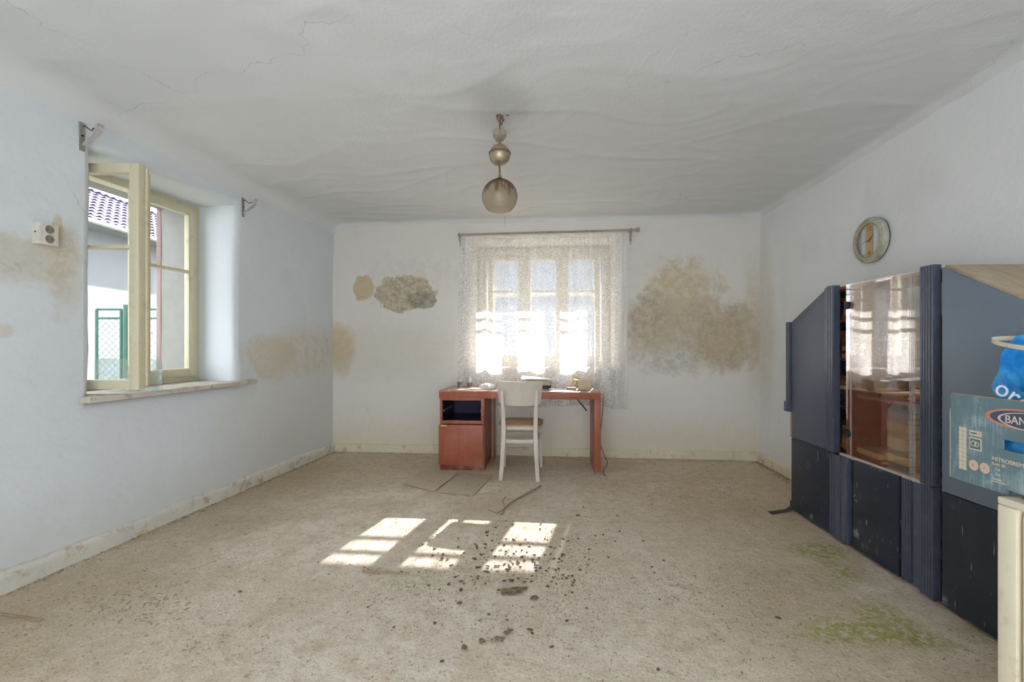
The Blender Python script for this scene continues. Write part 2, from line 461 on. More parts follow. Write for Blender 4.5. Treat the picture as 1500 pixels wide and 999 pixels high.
WN = Fr(R0, L0)
wn = make_wall('wall_near', WN, M['wall_r'], (1.25, 3.75, 0.12, 2.25), T=0.30, seed=13.0)  # opening is added, sized to let fill light in from behind the camera
tag(wn, 'whitewashed wall behind the viewer with a wide opening added for fill light', 'wall', kind='structure')

def quad(u, v, m=0.0):
    """Bilinear map of the room plan: u left to right, v from behind the camera to the back wall."""
    a = Vector(L0).lerp(Vector(R0), u); b = Vector(A).lerp(Vector(B), u)
    return a.lerp(b, v)
def edge_d(p):
    ds = []
    for W in (WL, WB, WR):
        ds.append(-(Vector((p[0], p[1], 0)) - W.o).dot(W.w))
    return ds
mb = MB()
def ceil_pt(u, v):
    u = u * 1.03 - 0.015; v = v * 1.01
    p = quad(u, v); z = CEIL + 0.016 * fbm((p.x, p.y, 2.2), 0.7, 3)
    # trowel marks: ridged, wavering relief that runs mostly across the room
    wx = p.x + 0.25 * noise.noise(Vector((p.x * 1.3, p.y * 1.3, 5.0))); wy = p.y + 0.25 * noise.noise(Vector((p.x * 1.3, p.y * 1.3, 9.0)))
    ri = 1 - abs(noise.noise(Vector((wx * 0.9, wy * 2.3, 1.0)))) * 2
    ri2 = 1 - abs(noise.noise(Vector((wx * 2.2, wy * 4.6, 4.0)))) * 2
    z -= 0.006 * max(0, ri) ** 5 + 0.003 * max(0, ri2) ** 4 + 0.0025 * fbm((wx * 1.2, wy * 2.4, 3.0), 2.2, 3)
    for d, R in zip(edge_d(p), (0.17, 0.06, 0.07)):
        t = max(0.0, min(1.0, d / R)); z -= R * 0.8 * (1 - math.sqrt(max(0, 1 - (1 - t) ** 2)))
    return (p.x, p.y, z)
mb.grid(200, 260, ceil_pt, flip=True)
tag(mb.build('ceiling', M['ceiling'], smooth=80), 'uneven grey white plastered ceiling with fine cracks', 'ceiling', kind='structure')
mb = MB()
def floor_pt(u, v):
    p = quad(u * 1.1 - 0.05, v * 1.05)
    return (p.x, p.y, 0.004 * fbm((p.x, p.y, 8.1), 1.2, 3) - 0.003)
mb.grid(120, 140, floor_pt)
tag(mb.build('floor', M['floor'], smooth=80), 'dirty bare concrete floor', 'floor', kind='structure')

def plinth(name, W, mat, h, t, seed, s0=0.0, s1=None):
    mb = MB(); s1 = s1 or W.len
    prof = [(-t, -0.03), (-t, h * 0.5), (-t * 0.95, h * 0.85), (-t * 0.55, h), (0.02, h * 1.04)]
    def fn(u, v):
        k = v * (len(prof) - 1); i = min(int(k), len(prof) - 2); f = k - i
        y = prof[i][0] * (1 - f) + prof[i + 1][0] * f; z = prof[i][1] * (1 - f) + prof[i + 1][1] * f
        x = s0 + (s1 - s0) * u; e = fbm((x, seed, z * 4), 5, 3)
        return (x, y - 0.006 * e + 0.006 * fbm((x, seed, 1), 0.9, 2), z * (1 + 0.16 * fbm((x, seed, 4), 2.5, 3)))
    mb.grid(int((s1 - s0) / 0.03), 12, fn)
    return tag(mb.build(name, mat, smooth=70, loc=W.o, rz=W.rz), None, None, kind='structure')
tag(plinth('baseboard_left', WL, M['base_l'], 0.10, 0.03, 1.0), 'crumbling pale plinth along the left wall', 'plinth')
tag(plinth('baseboard_back', WB, M['base'], 0.085, 0.022, 2.0), 'yellowed plinth along the back wall', 'plinth')
tag(plinth('baseboard_right', WR, M['base'], 0.085, 0.03, 3.0), 'cream plinth along the right wall beside the black wall unit', 'plinth')

# the house's own eave over the back window
eave = MB().box(-0.9, WB.len + 0.9, 0.74, 1.24, 2.395, 2.55)
tag(eave.build('roof_eave', plain('eave_board', S(150, 135, 115), 0.8), loc=WB.o, rz=WB.rz), 'timber eave above the back window outside', 'eave', kind='structure')

# ------------------------------------------------------------------ windows
def sash(parent, x0, x1, y, z0, z1, bar, mat, stile=0.055, t=0.045, barw=0.022, name='sash', glass=True, rail=None):
    rail = rail or stile
    mb = MB()
    mb.box(x0, x0 + stile, y, y + t, z0, z1); mb.box(x1 - stile, x1, y, y + t, z0, z1)
    mb.box(x0 + stile, x1 - stile, y, y + t, z0, z0 + rail); mb.box(x0 + stile, x1 - stile, y, y + t, z1 - stile, z1)
    # glazing bead
    for (a, b, c, d) in ((x0 + stile, x1 - stile, z0 + rail, bar), (x0 + stile, x1 - stile, bar, z1 - stile)):
        e = 0.008
        mb.box(a, a + e, y + 0.006, y + t - 0.006, c, d); mb.box(b - e, b, y + 0.006, y + t - 0.006, c, d)
    o = mb.build(name, mat, parent, bevel=0.003)
    MB().box(x0 + stile, x1 - stile, y + 0.004, y + t - 0.004, bar - barw / 2, bar + barw / 2).build('glazing_bar', mat, o, bevel=0.003)
    if glass:
        for (c, d) in ((z0 + rail, bar - barw / 2), (bar + barw / 2, z1 - stile)):
            MB().box(x0 + stile, x1 - stile, y + t / 2 - 0.002, y + t / 2 + 0.002, c, d).build('pane', M['glass'], o, smooth=0)
    return o

# left window: frame 0.33 m into the wall, right casement closed, left one swung into the room
w1 = empty('window_1', WL.o, WL.rz)
tag(w1, 'cream casement window in the left wall with one sash open', 'window', kind='structure')
f0, f1, fz0, fz1, fy = LW[0] - 0.01, LW[1] + 0.01, 0.905, 2.345, 0.335
fr = MB()
fr.box(f0, f0 + 0.06, fy, fy + 0.09, fz0, fz1); fr.box(f1 - 0.06, f1, fy, fy + 0.09, fz0, fz1)
fr.box(f0 + 0.06, f1 - 0.06, fy, fy + 0.09, fz0, fz0 + 0.055); fr.box(f0 + 0.06, f1 - 0.06, fy, fy + 0.09, fz1 - 0.06, fz1)
fr.build('window_frame', M['frame'], w1, bevel=0.004)
mid = (f0 + f1) / 2
barz = 1.80
sash(w1, mid - 0.02, f1 - 0.045, fy - 0.012, fz0 + 0.045, fz1 - 0.045, 1.785, M['frame'], stile=0.06)
MB().box(mid - 0.035, mid + 0.005, fy - 0.03, fy - 0.012, fz0 + 0.06, fz1 - 0.06).build('astragal', M['frame'], w1, bevel=0.004)
MB().tube([(mid - 0.014, fy - 0.03, 1.50), (mid - 0.014, fy - 0.055, 1.50), (mid + 0.035, fy - 0.06, 1.497)], 0.007, 8).build('window_handle', M['dark_metal'], w1)
# open sash: hinged at the camera-side jamb, standing square into the room
hx = WL.pt(f0 + 0.05, fy, 0)
op = sash(w1, 0.0, 0.52, 0.0, 0.935, 2.28, 1.785, M['frame'], stile=0.055, t=0.05)
rot = -WL.rz          # square to the camera's view, i.e. turned about 81 degrees on its hinge
op.location = (f0 + 0.045, fy - 0.005, 0); op.rotation_euler = (0, 0, rot)
op['label'] = 'casement sash swung open into the room'
MB().box(0.502, 0.53, 0.05, 0.068, 0.95, 2.265).build('rebate_strip', M['frame'], op, bevel=0.003)
MB().box(0.497, 0.512, 0.068, 0.10, 0.965, 2.245).build('rebate_strip', M['frame'], op, bevel=0.003)
for z in (1.15, 2.05):
    MB().tube([(0.0, -0.006, z - 0.045), (0.0, -0.006, z + 0.045)], 0.008, 8).build('hinge', M['frame'], op)
# brown painted edge of the outer reveal
MB().box(LW[1] - 0.005, LW[1] + 0.05, 0.69, 0.735, 0.88, 2.36).build('outer_jamb', plain('brown_jamb', S(128, 104, 100), 0.7, dirt=S(90, 74, 68)), w1, bevel=0.004)

# the sill board
sl0, sl1 = WL.hit(115, 588)[0], WL.hit(365, 563)[0]
mb = MB()
def sill_fn(u, v):
    pass
mb.box(sl0, sl1, -0.075, 0.0, 0.872, 0.905)
mb.box(LW[0] - 0.02, LW[1] + 0.02, 0.0, 0.36, 0.872, 0.905)
ws = mb.build('trim_1', M['sill'], bevel=0.006, loc=WL.o, rz=WL.rz)
tag(ws, 'peeling white sill board under the left window', 'window sill', kind='structure')

# back window: three double casements half a metre into the wall
w2 = empty('window_2', WB.o, WB.rz)
tag(w2, 'three-light casement window behind the lace curtain', 'window', kind='structure')
by = 0.48
mb = MB()
b0, b1, bz0, bz1 = BW[0] - 0.01, BW[1] + 0.01, 0.945, 2.365
mb.box(b0, b0 + 0.105, by, by + 0.10, bz0, bz1); mb.box(b1 - 0.105, b1, by, by + 0.10, bz0, bz1)
mb.box(b0 + 0.105, b1 - 0.105, by, by + 0.10, bz0, bz0 + 0.07); mb.box(b0 + 0.105, b1 - 0.105, by, by + 0.10, bz1 - 0.12, bz1)
cs = [1.917, 2.367, 2.817]
for c in (2.142, 2.592): mb.box(c - 0.02, c + 0.02, by, by + 0.10, bz0 + 0.07, bz1 - 0.12)
mb.build('window_frame', M['frame_w'], w2, bevel=0.004)
for c in cs:
    sash(w2, c - 0.21, c + 0.21, by - 0.012, bz0 + 0.06, bz1 - 0.11, 1.837, M['frame_w'], stile=0.048, rail=0.075)
for c in cs:
    sash(w2, c - 0.205, c + 0.205, by + 0.125, bz0 + 0.05, bz1 - 0.10, 1.80, M['frame_w'], stile=0.040, rail=0.06)
mb = MB().box(b0, b0 + 0.08, by + 0.11, by + 0.18, bz0, bz1).box(b1 - 0.08, b1, by + 0.11, by + 0.18, bz0, bz1)
mb.box(b0 + 0.08, b1 - 0.08, by + 0.11, by + 0.18, bz0, bz0 + 0.045).box(b0 + 0.08, b1 - 0.08, by + 0.11, by + 0.18, bz1 - 0.09, bz1)
for c in (2.142, 2.592): mb.box(c - 0.018, c + 0.018, by + 0.11, by + 0.18, bz0 + 0.045, bz1 - 0.09)
mb.build('outer_frame', M['frame_w'], w2, bevel=0.004)
tag(MB().box(BW[0] - 0.06, BW[1] + 0.06, -0.02, by + 0.01, 0.915, 0.948).build('trim_2', M['sill'], bevel=0.006, loc=WB.o, rz=WB.rz),
    'white sill board of the back window behind the curtain', 'window sill', kind='structure')

# ------------------------------------------------------------------ outside
mb = MB()
mb.add([(-60, -1.3, -0.42), (60, -1.3, -0.42), (60, 60, -0.42), (-60, 60, -0.42)], [(0, 1, 2, 3)])  # yard cut short behind the camera so sky lights the ceiling from below
tag(mb.build('ground', plain('pale_yard', S(120, 120, 110), 0.95, 0.1, 2, dirt=S(150, 158, 120), dirt_amt=0.5)), 'pale yard outside the windows', 'ground', kind='structure')

render_w = plain('house_render', S(116, 118, 121), 0.9, 0.04, 2, bump=0.3, bsc=20)
nb = empty('neighbour_house', (-7.95, 9.0, -0.42), 0)
tag(nb, 'white rendered house with lilac tiled roof outside the left window', 'house')
MB().box(-4.4, 0.0, -7, 9, 0, 3.80).build('wall', render_w, nb)
def tile_roof(name, x_e, z_e, x_r, z_r, y0, y1, mat, parent):
    """Rows of wavy pantiles, each course stepped over the one below."""
    mb = MB(); courses = 9
    ny = int((y1 - y0) / 0.045)
    for k in range(courses):
        a, b = k / courses, (k + 1.12) / courses
        def fn(u, v, a=a, b=b):
            t = a + (b - a) * v; y = y0 + (y1 - y0) * u
            wv = 0.022 * math.sin(2 * math.pi * (y / 0.18))
            return (x_e + (x_r - x_e) * t, y, z_e + (z_r - z_e) * t + wv + 0.035 * (1 - v))
        mb.grid(ny, 1, fn)
    return mb.build(name, mat, parent, smooth=50)
roof_m = plain('lilac_tiles', S(92, 83, 104), 0.6, 0.1, 10, spec=0.2)
tile_roof('roof', 0.40, 3.87, -0.95, 4.85, -7.2, 9.2, roof_m, nb)
tile_roof('roof', -4.8, 1.6, -0.95, 4.85, -7.2, 9.2, roof_m, nb)
MB().box(0.0, 0.40, -7.2, 9.2, 3.80, 3.83).build('soffit', render_w, nb)
MB().tube([(0.43, -7.2, 3.84), (0.43, 9.2, 3.84)], 0.045, 10).build('gutter', plain('gutter_white', S(150, 150, 150), 0.4), nb)

fm = plain('green_fence_paint', S(47, 88, 76), 0.5)
fn_ = empty('garden_gate', (-4.55, 5.2, -0.42), 0)
tag(fn_, 'green chain-link garden gate outside the left window', 'gate')
gtop = 1.2 + 52 * 5.2 / F + 0.42; grail = 1.2 + 39 * 5.2 / F + 0.42
def fence_panel(root, x0, x1):
    for x in (x0, x1): MB().tube([(x, 0, 0), (x, 0, gtop)], 0.016, 8).build('upright', fm, root)
    for z in (gtop, grail, 0.12): MB().tube([(x0, 0, z), (x1, 0, z)], 0.014, 8).build('rail', fm, root)
    mb = MB(); step = 0.075; w = x1 - x0; h = grail - 0.12
    k = -int(h / step) - 1
    while k * step < w:
        for sgn in (1, -1):
            c = k * step
            ts = max(0, -c); te = min(h, w - c)
            if te > ts:
                p = (x0 + c + ts, 0.12 + ts); q = (x0 + c + te, 0.12 + te)
                if sgn < 0: p = (x1 - c - ts, 0.12 + ts); q = (x1 - c - te, 0.12 + te)
                mb.tube([(p[0], 0.004 * sgn, p[1]), (q[0], 0.004 * sgn, q[1])], 0.0018, 4, caps=False)
        k += 1
    mb.build('wire_mesh', fm, root)
fence_panel(fn_, -0.19, 0.09)
fp = empty('garden_fence', (-4.53, 5.2, -0.42), 0)
tag(fp, 'green chain-link fence with thick post beside the garden gate', 'fence')
MB().tube([(0.135, 0, 0), (0.135, 0, gtop + 0.05)], 0.035, 12).build('post', fm, fp)
fence_panel(fp, 0.20, 1.30)

nb2 = empty('far_house', (-3.0, 17.0, -0.42), 0)
tag(nb2, 'pale house seen hazily through the back window', 'house')
MB().box(0.9, 14, 0, 6, 0, 5.2).build('wall', plain('far_render', S(130, 136, 146), 0.9, 0.05, 1), nb2)
MB().prism_y([(0.5, 5.2), (14.4, 5.2), (14.4, 5.4), (0.5, 5.4)], -0.3, 6.3).build('roof', roof_m, nb2)
for x in (2.2, 4.6, 7.0):
    wn = MB().box(x, x + 1.0, -0.02, 0.05, 1.4, 2.8).build('window', M['frame_w'], nb2)
    MB().box(x + 0.08, x + 0.92, -0.03, -0.02, 1.48, 2.72).build('pane', plain('far_pane', S(120, 130, 145), 0.2), wn)

# ------------------------------------------------------------------ desk
RED, RED2 = S(150, 78, 50), S(172, 96, 62)
M['desk'] = wood('red_brown_veneer', S(150, 78, 54), S(162, 88, 62), 1.5, (9, 3, 1), 0.4, S(190, 160, 140), 0.2)
M['desk_top'] = wood('dusty_desk_top', S(160, 110, 84), S(176, 132, 104), 3.0, (2, 12, 1), 0.35, S(214, 206, 196), 0.9, 0.5)
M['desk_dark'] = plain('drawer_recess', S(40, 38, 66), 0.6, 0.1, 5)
DF = Fr((-0.70, 4.36), (-0.70 + 0.9957, 4.36 - 0.0931))
desk = empty('writing_desk', DF.o, DF.rz)
tag(desk, 'red brown veneered writing desk under the lace curtained window', 'desk')
DW, DD, DH = 1.53, 0.55, 0.762
MB().box(0, DW, 0, DD, DH - 0.012, DH).build('desk_top', M['desk_top'], desk, bevel=0.002)
MB().box(0, DW, 0, 0.022, DH - 0.072, DH - 0.0125).build('front_apron', M['desk'], desk, bevel=0.002)
MB().box(0, DW, DD - 0.022, DD, DH - 0.072, DH - 0.0125).build('rear_apron', M['desk'], desk, bevel=0.002)
MB().box(DW - 0.06, DW, 0.0225, DD - 0.023, 0.018, DH - 0.0125).box(DW - 0.06, DW, 0.0, 0.0224, 0.018, DH - 0.0722).build('side_panel', M['desk'], desk, bevel=0.002)
MB().box(DW - 0.058, DW - 0.002, 0.0, DD - 0.03, -0.002, 0.018).build('foot', plain('worn_foot', S(150, 128, 112), 0.8, 0.2, 30), desk)
PW = 0.435
zt = DH - 0.072
MB().box(0.006, 0.026, 0.024, DD - 0.025, 0.0, zt).build('pedestal_side', M['desk'], desk, bevel=0.002)
MB().box(PW - 0.02, PW, 0.024, DD - 0.025, 0.0, zt).build('pedestal_side', M['desk'], desk, bevel=0.002)
MB().box(PW + 0.03, PW + 0.045, DD - 0.10, DD - 0.025, 0.0, zt).build('back_leg', M['desk'], desk, bevel=0.002)
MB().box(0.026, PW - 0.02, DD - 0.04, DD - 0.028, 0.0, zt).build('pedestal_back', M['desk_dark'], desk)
MB().box(0.026, PW - 0.02, 0.024, DD - 0.04, 0.045, 0.063).build('pedestal_bottom', M['desk'], desk)
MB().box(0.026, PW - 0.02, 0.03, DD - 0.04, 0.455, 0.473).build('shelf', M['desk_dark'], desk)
# frame of the open drawer bay
MB().box(0.008, 0.03, 0.004, 0.024, 0.444, zt).build('bay_frame', M['desk'], desk, bevel=0.002)
MB().box(PW - 0.028, PW - 0.004, 0.004, 0.024, 0.444, zt).build('bay_frame', M['desk'], desk, bevel=0.002)
MB().box(0.03, PW - 0.028, 0.004, 0.024, zt - 0.022, zt).build('bay_frame', M['desk'], desk, bevel=0.002)
MB().box(0.03, PW - 0.028, 0.004, 0.024, 0.444, 0.476).build('bay_frame', M['desk'], desk, bevel=0.002)
for x in (0.027, PW - 0.035):
    MB().box(x, x + 0.014, 0.03, 0.40, 0.555, 0.572).build('drawer_runner', M['steel'], desk)
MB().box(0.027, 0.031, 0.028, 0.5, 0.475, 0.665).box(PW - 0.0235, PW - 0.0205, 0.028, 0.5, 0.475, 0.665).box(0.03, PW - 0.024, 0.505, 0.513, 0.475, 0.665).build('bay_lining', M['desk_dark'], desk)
dr = MB().box(0.0, PW - 0.008, -0.012, 0.006, 0.055, 0.438).build('cupboard_door', M['desk'], desk, bevel=0.003)
MB().box(0.025, 0.085, -0.020, -0.012, 0.424, 0.434).build('handle', plain('pale_pull', S(206, 196, 184), 0.4), dr, bevel=0.002)
MB().box(0.012, PW - 0.014, 0.02, 0.032, 0.0, 0.05).build('kick_board', wood('dark_kick', S(120, 50, 36), S(130, 62, 48), 2, (8, 3, 1), 0.6, S(190, 170, 150), 0.7), desk)
MB().tube([(1.30, 0.12, zt + 0.05), (1.31, 0.12, zt), (1.405, 0.13, 0.575), (1.405, 0.13, 0.565)], 0.0065, 8).build('brace_rod', M['dark_metal'], desk)

# ------------------------------------------------------------------ chair, seen from behind
CF = Fr((0.066, 4.045), (0.066 + 0.9957, 4.045 - 0.0931))
M['chair'] = plain('cream_chair_paint', S(207, 196, 184), 0.45, 0.05, 8, dirt=S(150, 132, 106), dirt_amt=0.3, bump=0.1)
M['seat'] = wood('worn_seat', S(164, 128, 98), S(186, 152, 120), 3, (3, 10, 1), 0.5, S(206, 190, 170), 0.5)
chair = empty('dining_chair', CF.o, CF.rz)
tag(chair, 'cream painted wooden chair with brown seat drawn up to the desk', 'chair')
for sgn in (-1, 1):
    pts = [(sgn * 0.164, -0.03, 0.0), (sgn * 0.150, 0.0, 0.22), (sgn * 0.141, 0.02, 0.44), (sgn * 0.146, 0.008, 0.62), (sgn * 0.157, -0.022, 0.80)]
    MB().sweep(pts, [0.034, 0.038, 0.040, 0.034, 0.024], [0.030, 0.034, 0.038, 0.032, 0.020]).build('leg', M['chair'], chair, bevel=0.004)
for sgn in (-1, 1):
    pts = [(sgn * 0.180, 0.435, 0.0), (sgn * 0.176, 0.41, 0.25), (sgn * 0.172, 0.40, 0.445)]
    MB().sweep(pts, [0.026, 0.032, 0.036], [0.026, 0.032, 0.036]).build('leg', M['chair'], chair, bevel=0.004)
def back_fn(off):
    def fn(u, v):
        x = (u - 0.5) * 2; z = 0.668 + v * 0.212
        hw = 0.188 + 0.020 * v
        corner = 0.018 * max(0, abs(x) - 0.9) * 10 * (max(0, 0.12 - v) * 8 + max(0, v - 0.92) * 4)
        zz = z - 0.006 * (1 - x * x) * v + (0.012 if v < 0.01 else 0) * 0
        y = 0.045 * x * x - 0.012 - 0.035 * v + 0.018 + off
        return (hw * x, y, zz - (0.014 * (1 - x * x) if v < 0.5 else 0) * (1 - 2 * v) + corner * (1 if v < 0.5 else -1))
    return fn
bk = MB(); n0 = 24; bk.grid(n0, 8, back_fn(0.0)); bk.grid(n0, 8, back_fn(0.014), flip=True)
k = (n0 + 1) * 9
edge = [i for i in range(n0 + 1)] + [(j + 1) * (n0 + 1) - 1 for j in range(1, 9)] + [8 * (n0 + 1) + i for i in range(n0 - 1, -1, -1)] + [j * (n0 + 1) for j in range(7, 0, -1)]
for a, b in zip(edge, edge[1:] + edge[:1]): bk.f.append((b, a, a + k, b + k))
bk.build('backrest', M['chair'], chair, smooth=40)
seat_poly = [(-0.165, 0.03), (0.165, 0.03), (0.20, 0.12), (0.205, 0.36), (0.17, 0.43), (0.09, 0.45), (-0.09, 0.45), (-0.17, 0.43), (-0.205, 0.36), (-0.20, 0.12)]
MB().prism_z(seat_poly, 0.468, 0.482).build('seat', M['seat'], chair, bevel=0.005)
MB().prism_z([(x * 0.97, y * 0.97 + 0.007) for x, y in seat_poly], 0.435, 0.467).build('seat_frame', M['chair'], chair, bevel=0.003)
def bowed(z, y0, bow, hw, t=0.022, d=0.018):
    mb = MB(); pts = []
    for i in range(13):
        x = -hw + 2 * hw * i / 12; pts.append((x, y0 + bow * (1 - (x / hw) ** 2), z - 0.006 * (1 - (x / hw) ** 2)))
    vs = []
    for p in pts: vs += [(p[0], p[1] - d / 2, p[2] - t / 2), (p[0], p[1] + d / 2, p[2] - t / 2), (p[0], p[1] + d / 2, p[2] + t / 2), (p[0], p[1] - d / 2, p[2] + t / 2)]
    fs = [(0, 1, 2, 3), (51, 50, 49, 48)]
    for i in range(12):
        for q in range(4): fs.append((i * 4 + q, i * 4 + 4 + q, i * 4 + 4 + (q + 1) % 4, i * 4 + (q + 1) % 4))
    return mb.add(vs, fs)
bowed(0.345, 0.010, 0.0, 0.128, 0.034).build('stretcher', M['chair'], chair, bevel=0.003)
bowed(0.345, 0.405, 0.0, 0.158, 0.026).build('stretcher', M['chair'], chair, bevel=0.003)
for sgn in (-1, 1):
    MB().sweep([(sgn * 0.146, 0.03, 0.335), (sgn * 0.172, 0.39, 0.335)], [0.018] * 2, [0.018] * 2).add([], []).build('stretcher', M['chair'], chair) if False else \
        MB().tube([(sgn * 0.147, 0.032, 0.33), (sgn * 0.172, 0.388, 0.33)], 0.011, 8).build('stretcher', M['chair'], chair)

# ------------------------------------------------------------------ lace curtain and its rod
def lace_mat():
    g = G('lace')
    v = g.scale((1, 0.15, 1))
    dv = g.n('VectorMath', {0: v, 1: g.scale((0.05, 0.0, 0.05), g.noise(9, 1, 0.5, v, out='Color'))}, operation='ADD')
    a = g.vor(20, dv)                                       # round flower heads
    petal = g.math('SINE', g.math('MULTIPLY', a, 24.0))
    vine = g.math('ABSOLUTE', g.math('SUBTRACT', g.noise(24, 1, 0.6, dv), 0.5))
    thread = g.math('MAXIMUM', g.map(petal, 0.1, 0.6), g.map(vine, 0.04, 0.02))
    z = g.n('SeparateXYZ', {0: g.co()}, out=2)
    dens = g.math('MULTIPLY_ADD', thread, 0.24, 0.46)
    xs = g.n('SeparateXYZ', {0: g.co()}, out=0)
    hem = g.math('MAXIMUM', g.map(xs, 3.17, 3.19, smooth=False), g.map(z, 2.335, 2.35, smooth=False))
    dens = g.math('MAXIMUM', dens, g.math('MULTIPLY', hem, 0.82))
    fold = g.map(g.noise(15, 2, 0.6, g.scale((1, 0, 0.05))), 0.5, 0.66)  # doubled cloth, with fold shading put in as denser vertical streaks
    dens = g.math('MULTIPLY_ADD', fold, 0.20, dens, clamp=True)
    col = g.mix(thread, S(236, 234, 232), S(246, 245, 245))
    cloth = g.n('MixShader', {0: 0.45, 1: g.n('BsdfDiffuse', {'Color': col}), 2: g.n('BsdfTranslucent', {'Color': col})})
    sh = g.n('MixShader', {0: dens, 1: g.n('BsdfTransparent', {'Color': (1, 1, 1, 1)}), 2: cloth})
    return g.surf(sh)
M['lace'] = lace_mat()
M['rod'] = plain('dusty_rod', S(168, 156, 144), 0.6, 0.1, 20, dirt=S(110, 98, 86), dirt_amt=0.5)
s_l, s_r = 1.485, 3.275
mb = MB()
rnd = random.Random(4)
ph = [rnd.uniform(0, 6.28) for _ in range(8)]
def curt(u, v):
    x = s_l + (s_r - s_l) * u
    t = 1 - v                                    # 0 at the rod, 1 at the hem
    z = 2.375 - 1.83 * t
    w = u * (s_r - s_l)
    fold = math.sin(w * 28 + ph[0] + 1.4 * math.sin(w * 3.1)) * 0.6 + math.sin(w * 17 + ph[1]) * 0.5 + 0.25 * math.sin(w * 51 + ph[2])
    amp = 0.016 + 0.022 * t
    x += (-0.045 * t * (1 - u) ** 3) - 0.03 * t * u ** 6 + 0.006 * math.sin(w * 28 + 1.2)
    z += 0.012 * math.sin(w * 5 + 1) * t - (0.02 * t if u > 0.9 else 0)
    y = -0.085 - fold * amp + 0.012 * fbm((x * 2, z, 1), 1.5, 2)
    lim = -0.112 if z < 0.80 else (-0.112 - 0.10 * min(1, (z - 0.80) / 0.3))
    return (x, min(-0.04, max(lim, y)), z)
mb.grid(240, 46, curt)
tag(mb.build('lace_curtain', M['lace'], smooth=180, loc=WB.o, rz=WB.rz), 'white floral lace curtain hanging over the back window', 'curtain')
rod = empty('curtain_rod', WB.o, WB.rz)
tag(rod, 'dusty thin curtain rod on two brackets above the back window', 'curtain rod')
MB().tube([(1.455, -0.085, 2.392), (3.35, -0.085, 2.402)], 0.011, 10).build('pole', M['rod'], rod)
for x, z in ((1.475, 2.392), (3.30, 2.402)):
    MB().box(x - 0.014, x + 0.014, -0.012, 0.012, z - 0.13, z + 0.03).build('wall_plate', M['steel'], rod, bevel=0.002)
    MB().tube([(x, 0.0, z - 0.10), (x, -0.05, z - 0.06), (x, -0.085, z - 0.014)], 0.008, 8).box(x - 0.010, x + 0.010, -0.10, 0.0, z + 0.008, z + 0.016).build('bracket_arm', M['steel'], rod)
MB().tube([(3.35, -0.085, 2.402), (3.385, -0.085, 2.402)], 0.022, 10).build('finial', M['rod'], rod)

# ------------------------------------------------------------------ things on the desk
def on_desk(px, py):
    p = floor_at(px, py, DH); return p
def dloc(px, py, dz=0.0005):
    p = floor_at(px, py, DH); return (p.x, p.y, DH + dz)
M['tumbler'] = glass_mat('dusty_tumbler', tint=(0.93, 0.95, 0.94, 1), refl=0.06, dirt=0.45)
M['residue'] = plain('brown_residue', S(110, 78, 60), 0.8, 0.2, 30)
M['paper'] = plain('yellowed_paper', S(222, 214, 200), 0.85, 0.06, 12)
M['paper_w'] = plain('white_paper', S(234, 232, 228), 0.8, 0.04, 12)
M['card'] = plain('beige_card', S(206, 190, 158), 0.8, 0.05, 10, dirt=S(150, 128, 100), dirt_amt=0.4)
M['plastic'] = (lambda g: g.surf(g.n('MixShader', {0: g.map(g.noise(9, 3, 0.6), 0.25, 0.75, 0.45, 0.8), 1: g.n('BsdfTransparent', {'Color': (1, 1, 1, 1)}),
    2: g.n('BsdfPrincipled', {'Base Color': S(230, 230, 230), 'Roughness': 0.25})})))(G('clear_plastic_film'))
def tumbler(px, py, h, r, label, fill):
    o = empty('drinking_glass', dloc(px, py), 0)
    tag(o, label, 'glass')
    MB().lathe([(0.0, 0.0), (r * 0.78, 0.0), (r, h), (r - 0.003, h), (r * 0.78 - 0.003, 0.006), (0.0, 0.006)], 24).build('glass_body', M['tumbler'], o)
    MB().lathe([(0.0, 0.0065), (r * 0.76 - 0.002, 0.0065), (r * 0.78 + 0.16 * r * fill, h * fill), (0, h * fill)], 24).build('dried_residue', M['residue'], o)
tumbler(674, 569, 0.088, 0.033, 'dusty tumbler with brown residue, shorter of two on the desk', 0.75)
tumbler(688, 567.3, 0.108, 0.034, 'dusty tumbler, taller of two on the desk', 0.45)

def sheet(name, label, cat, px, py, w, d, rz, mat, seed, lift=0.012, dz=0.001, group=None):
    mb = MB(); nx, ny = 14, 10
    def fn(u, v, o=0.0):
        x, y = (u - 0.5) * w, (v - 0.5) * d
        e = fbm((x * 9 + seed, y * 9, seed), 1.0, 3)
        return (x + 0.004 * e, y, max(0.0, lift * (e + 0.35)) + o)
    mb.grid(nx, ny, lambda u, v: fn(u, v, 0.0015)); mb.grid(nx, ny, fn, flip=True)
    k = (nx + 1) * (ny + 1)
    edge = [i for i in range(nx + 1)] + [(j + 1) * (nx + 1) - 1 for j in range(1, ny + 1)] + [ny * (nx + 1) + i for i in range(nx - 1, -1, -1)] + [j * (nx + 1) for j in range(ny - 1, 0, -1)]
    for a, b in zip(edge, edge[1:] + edge[:1]): mb.f.append((a, a + k, b + k, b))
    o = mb.build(name, mat, smooth=50, loc=dloc(px, py, dz), rz=rz)
    return tag(o, label, cat, group)
sheet('paper_sheet', 'yellowed paper sheet at the left front corner of the desk', 'paper', 668, 571.0, 0.16, 0.07, 0.2, M['paper'], 3.0, 0.004)
sheet('paper_sheet', 'crumpled paper sheet beside the two tumblers', 'paper', 697, 570.5, 0.12, 0.07, -0.3, M['paper'], 5.0, 0.006, 0.006)

